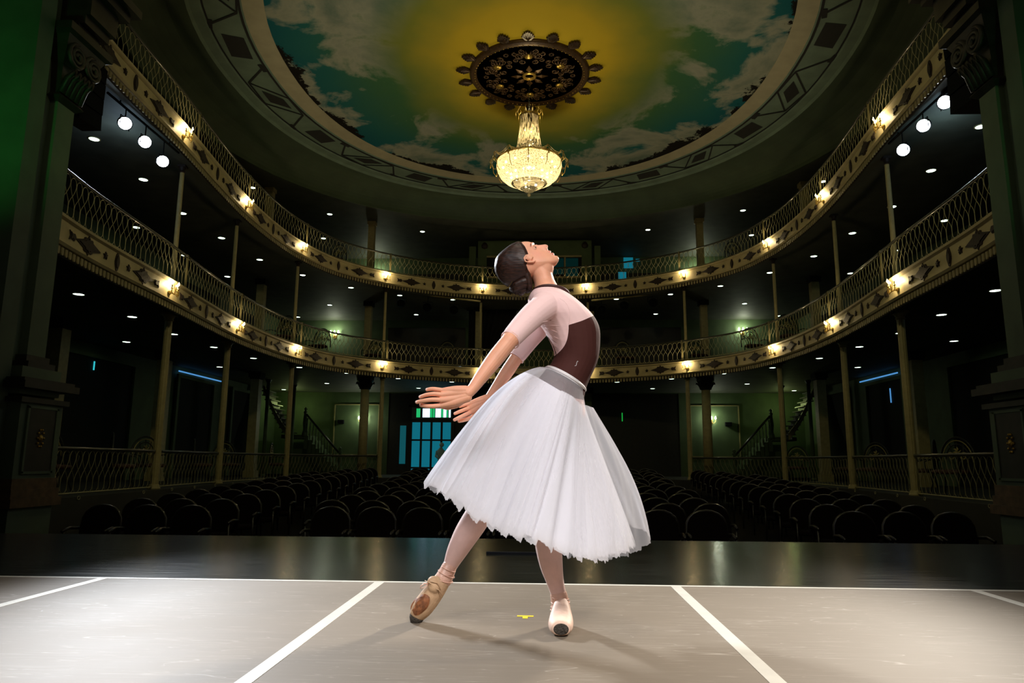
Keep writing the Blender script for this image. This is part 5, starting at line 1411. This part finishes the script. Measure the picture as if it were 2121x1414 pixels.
# --- leotard with sleeves
def cloth_two():
    m = bpy.data.materials.new('leotard_cloth'); m.use_nodes = True; nt = m.node_tree; N = nt.nodes; L = nt.links; p = N['Principled BSDF']
    a = N.new('ShaderNodeAttribute'); a.attribute_name = 'panel'
    gt = N.new('ShaderNodeMath'); gt.operation = 'GREATER_THAN'; gt.inputs[1].default_value = 0; L.new(a.outputs['Fac'], gt.inputs[0])
    ab = N.new('ShaderNodeMath'); ab.operation = 'ABSOLUTE'; L.new(a.outputs['Fac'], ab.inputs[0])
    lt = N.new('ShaderNodeMath'); lt.operation = 'LESS_THAN'; lt.inputs[1].default_value = .8; L.new(ab.outputs[0], lt.inputs[0])
    mx = N.new('ShaderNodeMix'); mx.data_type = 'RGBA'; mx.inputs[6].default_value = (.88, .62, .60, 1); mx.inputs[7].default_value = (.060, .017, .013, 1)
    L.new(gt.outputs[0], mx.inputs[0])
    tc = N.new('ShaderNodeTexCoord'); nz = N.new('ShaderNodeTexNoise'); nz.inputs['Scale'].default_value = 22; nz.inputs['Detail'].default_value = 3
    mp = N.new('ShaderNodeMapping'); mp.inputs['Rotation'].default_value = (0, .85, 0); mp.inputs['Scale'].default_value = (.25, .8, 1.2); L.new(tc.outputs['Object'], mp.inputs[0]); L.new(mp.outputs[0], nz.inputs['Vector'])
    bp = N.new('ShaderNodeBump'); bp.inputs['Strength'].default_value = .2; bp.inputs['Distance'].default_value = .01
    L.new(nz.outputs['Fac'], bp.inputs['Height']); L.new(bp.outputs['Normal'], p.inputs['Normal'])
    L.new(mx.outputs[2], p.inputs['Base Color']); p.inputs['Roughness'].default_value = .8; p.inputs['Specular IOR Level'].default_value = .25
    return m
M['leotard'] = cloth_two()
BROWN = cat_n([(1177.7, 672.7), (1192, 668.5), (1208, 663), (1226, 655), (1262, 640)], 3)+[(1300, 760), (1240, 835), (1100, 805), (1110, 742)]+cat_n([(1146, 738), (1153, 733.5), (1163.7, 723), (1170, 714), (1174.5, 703), (1177, 690), (1177.7, 680)], 3)
def panel_post(me):
    a = me.attributes.new('panel', 'FLOAT', 'POINT')
    for v in me.vertices:
        x, y = to_px(v.co); a.data[v.index].value = pdist(x, y, BROWN)
b = MB()
loft(b, [t for t in TORSO[:10]], .0045)
def cut(arm, k): return arm[:k]
limb(b, [(1131, 634, -.125, 27), (1108, 650, -.19, 25.5), (1083, 674, -.26, 22.5), (1063, 696, -.315, 20)], .0045)
limb(b, [(1140, 650, .14, 24), (1120, 676, .13, 20), (1096, 706, .11, 17), (1074, 735, .095, 15)], .0045)
b.ball(P(1126, 634, -.12), 27*K()+.004, 16); b.ball(P(1140, 645, .12), 26*K()+.004, 16)
bb_c, bb_n = P(1057, 704, -.325), (P(1050, 712, -.34)-P(1070, 689, -.295)).normalized()
fb_c, fb_n = P(1070, 741, .09), (P(1066, 746, .09)-P(1080, 727, .1)).normalized()
def leo_post(me):
    bm2 = bmesh.new(); bm2.from_mesh(me)
    for c, nn, lim in ((bb_c, bb_n, .12), (fb_c, fb_n, .10)):
        geom = [f for f in bm2.faces if (f.calc_center_median()-c).length < lim]
        gg = set(geom); ed = {e for f in geom for e in f.edges}; vt = {v for f in geom for v in f.verts}
        r = bmesh.ops.bisect_plane(bm2, geom=list(vt)+list(ed)+list(gg), plane_co=c, plane_no=nn, clear_outer=True)
    bm2.to_mesh(me); bm2.free(); panel_post(me)
leo = fuse('leotard', b, M['leotard'], .0036, body, 5, .5, leo_post)
# sleeve hems, collar, piping, maker's mark
M['pink'] = mat('pale_pink_mesh', (.88, .62, .60), .6, var=.05); M['brown'] = mat('brown_jersey', (.05, .016, .012), .55, var=.1)
def ring(c, nn, r, r2=None, n=24):
    nn = nn.normalized(); u = nn.cross(Vector((0, 1, 0))); u = u.normalized() if u.length > .1 else Vector((1, 0, 0)); w = nn.cross(u)
    return [c+u*r*math.cos(2*PI*k/n)+w*(r2 or r)*math.sin(2*PI*k/n) for k in range(n)]
b = MB(); b.tube(ring(bb_c, bb_n, 19.3*K(-.33)+.0035), .0022, 6, closed=True); b.build('sleeve_hem', M['pink'], leo, True)
b = MB(); b.tube(ring(fb_c, fb_n, 14.6*K(.09)+.0035), .0022, 6, closed=True); b.build('sleeve_hem', M['pink'], leo, True)
b = MB(); pts = []
for k in range(36):
    a = 2*PI*k/36; u = (P(1178, 611)-P(1105, 606))/2; c = (P(1178, 611)+P(1105, 606))/2
    pts.append(c+u*math.cos(a)*1.0+Vector((0, -38.5*K()*math.sin(a), .018*max(0, math.sin(a)))))
b.tube(pts, .0062, 8, closed=True); b.build('collar', M['brown'], leo, True)

from mathutils.bvhtree import BVHTree
leo_bm = bmesh.new(); leo_bm.from_mesh(leo.data); leo_t = BVHTree.FromBMesh(leo_bm)
def on_leo(px, py, depth=0.0):
    d = ray(px, py).normalized(); h = leo_t.ray_cast(EYE, d)
    return (h[0]+d*depth) if h[0] is not None else P(px, py, -.1)
b = MB(); b.tube([on_leo(x, y, .0004) for x, y, *_ in cat_n([(1160, 618), (1170, 625), (1177, 636), (1180.5, 650), (1180, 662), (1178, 671)], 4)], .0013, 6); b.build('armhole_seam', M['pink'], leo, True)
for pts_ in (((1128, 678), (1142, 683), (1160, 690)), ((1131, 686), (1145, 695), (1162, 704)), ((1136, 696), (1147, 706), (1160, 716)), ((1143, 710), (1150, 719), (1158, 725)),
             ((1120, 668), (1136, 664), (1156, 664)), ((1126, 674), (1144, 674), (1166, 675))):
    pp = cat_n(list(pts_), 5); n_ = len(pp)
    b = MB(); b.tube([on_leo(x, y, .0021) for x, y in pp], [.0003+.0028*math.sin(PI*(i+.5)/n_) for i in range(n_)], 8); b.build('cloth_fold', M['pink'], leo, True)
b = MB(); b.tube([on_leo(x, y, -.0004) for x, y in ((1190.5, 757.5), (1193.5, 756.5), (1194.5, 751), (1196.5, 747.3), (1197.6, 748.6))], .0009, 5); b.build('logo', mat('white_print', (.7, .7, .7), .5), leo)
b = MB(); b.tube([on_leo(x, y, .001) for x, y in ((1131.5, 692), (1137.5, 701), (1144.5, 713), (1149.8, 726), (1152.4, 735))], .0021, 6); b.build('piping', M['brown'], leo, True)
# --- tights
def tights_mat():
    m = mat('pale_pink_tights', (.82, .54, .49), .5, var=.04, scale=40); m.node_tree.nodes['Principled BSDF'].inputs['Sheen Weight'].default_value = .4; return m
M['tights'] = tights_mat()
b = MB(); limb(b, LEG_S, .0); limb(b, LEG_B, .0); fuse('tights', b, M['tights'], .0036, body, 3)
# --- pointe shoes
def satin(name, c1, c2, sc=14):
    m = mat(name, c1, .6, var=.12, scale=sc, bump=.25, spec=.3); return m
M['satin'] = satin('peach_satin', (.84, .60, .47), None); M['satin_worn'] = satin('worn_tan_satin', (.52, .34, .20), None, 30)
M['sole'] = mat('scuffed_leather_sole', (.24, .085, .03), .6, var=.6, scale=45); M['platform'] = mat('frayed_platform', (.055, .045, .035), .9, var=.5, scale=160, bump=.6)
M['ribbon'] = mat('pink_ribbon', (.78, .48, .37), .38, var=.08, scale=25)
sh = MB(); foot_s(sh, .0); shoe = fuse('pointe_shoe', sh, M['satin'], .0036, body, 3)
b = MB(); b.ball((TX, 2.7885, .029), .029, 18, None, 1, .16, .72); b.build('platform', M['platform'], shoe, True)
b = MB(); b.bx(TX-.018, TX+.024, 2.85, 2.97, .0005, .004); b.build('sole', M['sole'], shoe)
b = MB(); limb(b, [(1157.5, 1233, .02, 16.6), (1160, 1246, .018, 17.0), (1161.5, 1256, .014, 18.0), (1162, 1265, .008, 18.6)], .0012)
wrap = fuse('ankle_ribbon', b, M['ribbon'], .002, shoe, 4)
for q, (y0, y1) in enumerate(((1236, 1240), (1247, 1256), (1256, 1246), (1262, 1266))):
    b = MB(); A, B2 = P(1142.5-q*.6, y0, .016), P(1178+q*.8, y1, .016); c = (A+B2)/2; u = (B2-A)/2
    b.tube([c+u*math.cos(2*PI*k/24)*1.03+Vector((0, -(u.length+.002)*math.sin(2*PI*k/24), 0)) for k in range(24)], .0017, 6, closed=True); b.build('ribbon_edge', M['ribbon'], shoe, True)
b = MB(); b.tube([P(1145, 1268, -.04), P(1141.5, 1270.5, -.05), P(1144, 1274, -.05), P(1140, 1269, -.05)], .0018, 5); b.build('ribbon_knot', M['ribbon'], shoe, True)
b = MB(); limb(b, FOOT_B[1:], .001); 
limb(b, [(897, 1205, .03, 12), (900, 1216, .022, 13)], 0)
shoe2 = fuse('pointe_shoe', b, M['satin_worn'], .0036, body, 2)
# leather sole lying on the camera-facing side of the pointed foot
def on_foot(px, py, lift):
    best = None
    S = cat_n(FOOT_B, 6); x, y, d, r = min(S, key=lambda q: (q[0]-px)**2+(q[1]-py)**2)
    i = S.index((x, y, d, r)); a_, c_ = S[max(0, i-1)], S[min(len(S)-1, i+1)]; tx, ty = c_[0]-a_[0], c_[1]-a_[1]; L_ = math.hypot(tx, ty)
    off = abs((px-x)*ty-(py-y)*tx)/L_; h = math.sqrt(max(0, (r*1.02)**2-off*off))
    return P(px, py, d-(h)*K(d)-lift)
SOLE = cat_n([(880, 1229), (890, 1236), (888, 1253), (880, 1264), (870, 1272), (860, 1275), (852, 1268), (850.5, 1256), (858, 1242), (868, 1233), (880, 1229)], 3)[:-1]
cx0, cy0 = sum(p[0] for p in SOLE)/len(SOLE), sum(p[1] for p in SOLE)/len(SOLE)
b = MB(); rings_ = []
for f, lift in ((1.0, -.004), (.98, .0040), (.8, .0058), (.55, .0064), (.3, .0064), (.03, .0064)):
    rings_.append([on_foot(cx0+(x-cx0)*f, cy0+(y-cy0)*f, lift) for x, y in SOLE])
for a, c in zip(rings_, rings_[1:]): b.strip(a, c, True)
b.build('sole', M['sole'], shoe2, True)
b = MB(); limb(b, [(863.5, 1276.5, .05, 14.4), (859, 1284.5, .05, 8.8)], .0012); b.build('platform', M['platform'], shoe2, True)
b = MB(); limb(b, [(930, 1175, .065, 14.6), (925, 1186, .06, 15.6), (919, 1198, .055, 17.2)], .0016)
fuse('ankle_ribbon', b, M['ribbon'], .002, shoe2, 4)
for k, (a0, a1) in enumerate((((915, 1171), (943, 1184)), ((908, 1180), (941, 1196)), ((907, 1191), (940, 1188)), ((902, 1196), (938, 1206)))):
    A, B2 = P(a0[0], a0[1], .055), P(a1[0], a1[1], .055); c = (A+B2)/2; u = (B2-A)/2; b = MB()
    b.tube([c+u*math.cos(2*PI*q/24)*1.0+Vector((0, -(u.length+.001)*math.sin(2*PI*q/24), 0)) for q in range(24)], .0017, 6, closed=True)
    b.build('ribbon_edge', M['ribbon'], shoe2, True)
for k, (x, y) in enumerate(((889, 1206), (893, 1211), (898, 1216), (895, 1204))):
    b = MB(); b.tube([P(x-9, y-4+k, .02), P(x, y+2*math.sin(k), .0), P(x+11, y+9-k*2, .0), P(x+17, y+17, .012)], [.0012, .0026, .0026, .0012], 6); b.build('heel_fold', M['satin_worn'], shoe2, True)
b = MB(); b.tube([P(888, 1209, .01), P(879, 1208, .0), P(872, 1213, .0), P(870, 1219, .0)], [.003, .003, .0025, .001], 5); b.tube([P(886, 1211, .01), P(878, 1216, .0), P(872, 1219, .0)], .002, 5); b.build('ribbon_end', M['ribbon'], shoe2, True)

# --- fingernails of the near hand
M['nail'] = mat('fingernail', (.86, .62, .56), .25, var=.03)
for f in FN:
    (x1, y1, d1, r1), (x0, y0, d0, r0) = f[2], f[3]; L_ = math.hypot(x0-x1, y0-y1); tx, ty = (x0-x1)/L_, (y0-y1)/L_
    c = P(x0-tx*1.0, y0-ty*1.0-.6, DN+d0)+Vector((0, -r0*K(DN)*.80, 0))
    an = math.atan2(-ty, tx); b = MB(); b.ball((0, 0, 0), 1.0, 12)
    Rm = Matrix.Rotation(-an, 3, 'Y')
    b.v = [tuple(c+Rm @ Vector((v[0]*.0072, v[1]*.0026, v[2]*.0048))) for v in b.v]
    b.build('fingernail', M['nail'], body, True)

# --- the long tulle skirt
HEM = [(882, 998, 0), (904, 1018, -.13), (948, 1047, -.24), (1004, 1087, -.33), (1057, 1112, -.39), (1112, 1124, -.42), (1170, 1150, -.41), (1222, 1160, -.36),
       (1270, 1152, -.26), (1304, 1140, -.12), (1312, 1122, .04), (1285, 1100, .2), (1210, 1080, .32), (1110, 1050, .37), (1000, 1015, .31), (918, 994, .16)]
def closed_at(L, f):
    n = len(L); i = int(math.floor(f)) % n; t = f-math.floor(f); a, b2, c, d = L[i-1], L[i], L[(i+1) % n], L[(i+2) % n]
    return tuple(.5*((2*q)+(r-p)*t+(2*p-5*q+4*r-s)*t*t+(s-3*r+3*q-p)*t**3) for p, q, r, s in zip(a, b2, c, d))
WA, WB = P(1133.5, 763), P(1210, 807)
def waist(ang, g=1.03):
    c = (WA+WB)/2; u = (WB-WA)/2; return c+u*math.cos(ang)*g+Vector((0, .134*math.sin(ang)*g, 0))
def skirt_layer(name, mt, t0, t1, seed, infl=0.0, amp=.014, f0=0, f1=16, hem=HEM, nth=640, nt_=34, teeth=.012, bul=None, parent=None, fr=(21, 34, 55), bexp=.62):
    rnd = random.Random(seed); ph = [rnd.uniform(0, 6.28) for _ in range(8)]
    vs = []; closed = (f1-f0) >= 16; rows = nth if closed else nth+1
    for j in range(rows):
        f = f0+(f1-f0)*j/nth; ang = PI+f*2*PI/16; x, y, d = closed_at(hem, f % 16); Hm = P(x, y, d); Wp = waist(ang)
        cs, sn = math.cos(ang), math.sin(ang)
        out = Vector((cs, sn, .9*-cs if cs < 0 else .12)).normalized(); hor = Vector((cs, sn, 0))
        B_ = bul(f) if bul else (.040+.032*max(0, -cs)-.062*max(0, cs))
        th = f*2*PI/16
        rip = (math.sin(fr[0]*th+ph[0]+1.5*math.sin(3*th+ph[3]))+.8*math.sin(fr[1]*th+ph[1]+1.2*math.sin(5*th+ph[4]))+.55*math.sin(fr[2]*th+ph[2]+2*math.sin(4*th)))/1.6
        tj = t1*(1+teeth*(1.6*(((j*.045+seed) % 1.0)-.5)+noise.noise(Vector((j*.035, seed, 0)))*1.4+noise.noise(Vector((j*.33, seed, 2)))*.8))
        hf = rip
        for i in range(nt_+1):
            t = t0+(tj-t0)*i/nt_
            tt = min(1.0, t); bb_ = B_*math.sin(PI*tt**bexp)
            p = Wp.lerp(Hm, t)+out*bb_+hor*(amp*rip*(t**.8)*(1 if t < .9 else 1-.35*(t-.9)/.1)+infl*(t**.5))+hor*.004*math.sin(9*th+4*t+ph[6])*t
            vs.append(p)
    fs = []; m_ = nt_+1
    for j in range(rows if closed else rows-1):
        k = (j+1) % rows
        for i in range(nt_): fs.append((j*m_+i, k*m_+i, k*m_+i+1, j*m_+i+1))
    b = MB(); b.add(vs, fs); return b.build(name, mt, parent, True, None, False)
skirt = skirt_layer('skirt', M['tulle_dense'], .12, .955, 3, -.020, .010, parent=body, fr=(14, 27, 43))
skirt_layer('tulle_layer', M['tulle'], .118, .985, 11, -.006, .010, parent=skirt, fr=(12, 23, 38))
skirt_layer('tulle_layer', M['tulle'], .116, 1.0, 23, .002, .011, parent=skirt, fr=(10, 19, 33), teeth=.02)
skirt_layer('sheer_overlayer', M['tulle_sheer'], 0.0, .99, 31, .008, .009, parent=skirt, fr=(9, 19, 33))
HEM2 = list(HEM); HEM2[7] = (1240, 1160, -.36); HEM2[8] = (1302, 1146, -.25); HEM2[9] = (1340, 1126, -.08); HEM2[10] = (1338, 1100, .08); HEM2[11] = (1300, 1090, .22)
skirt_layer('sheer_side_panel', M['tulle_sheer'], .12, 1.0, 41, .004, .010, 6.2, 11.5, HEM2, 200, 34, .01, lambda f: .050*math.sin(PI*min(1, max(0, (f-6.2)/5.3))), skirt, (7, 16, 27), 1.25)
b = MB(); n = 60; lo, hi = [], []
for k in range(n):
    a = 2*PI*k/n; lo.append(waist(a, 1.06)-Vector((0.003, 0, .008))); hi.append(waist(a, 1.05)+Vector((.003, 0, .008)))
b.tube([(p+q)/2 for p, q in zip(lo, hi)], .0055, 8, closed=True); b.strip(lo, hi, True); b.build('waistband', mat('white_elastic', (.80, .78, .78), .5, var=.03), skirt, True, None, False)
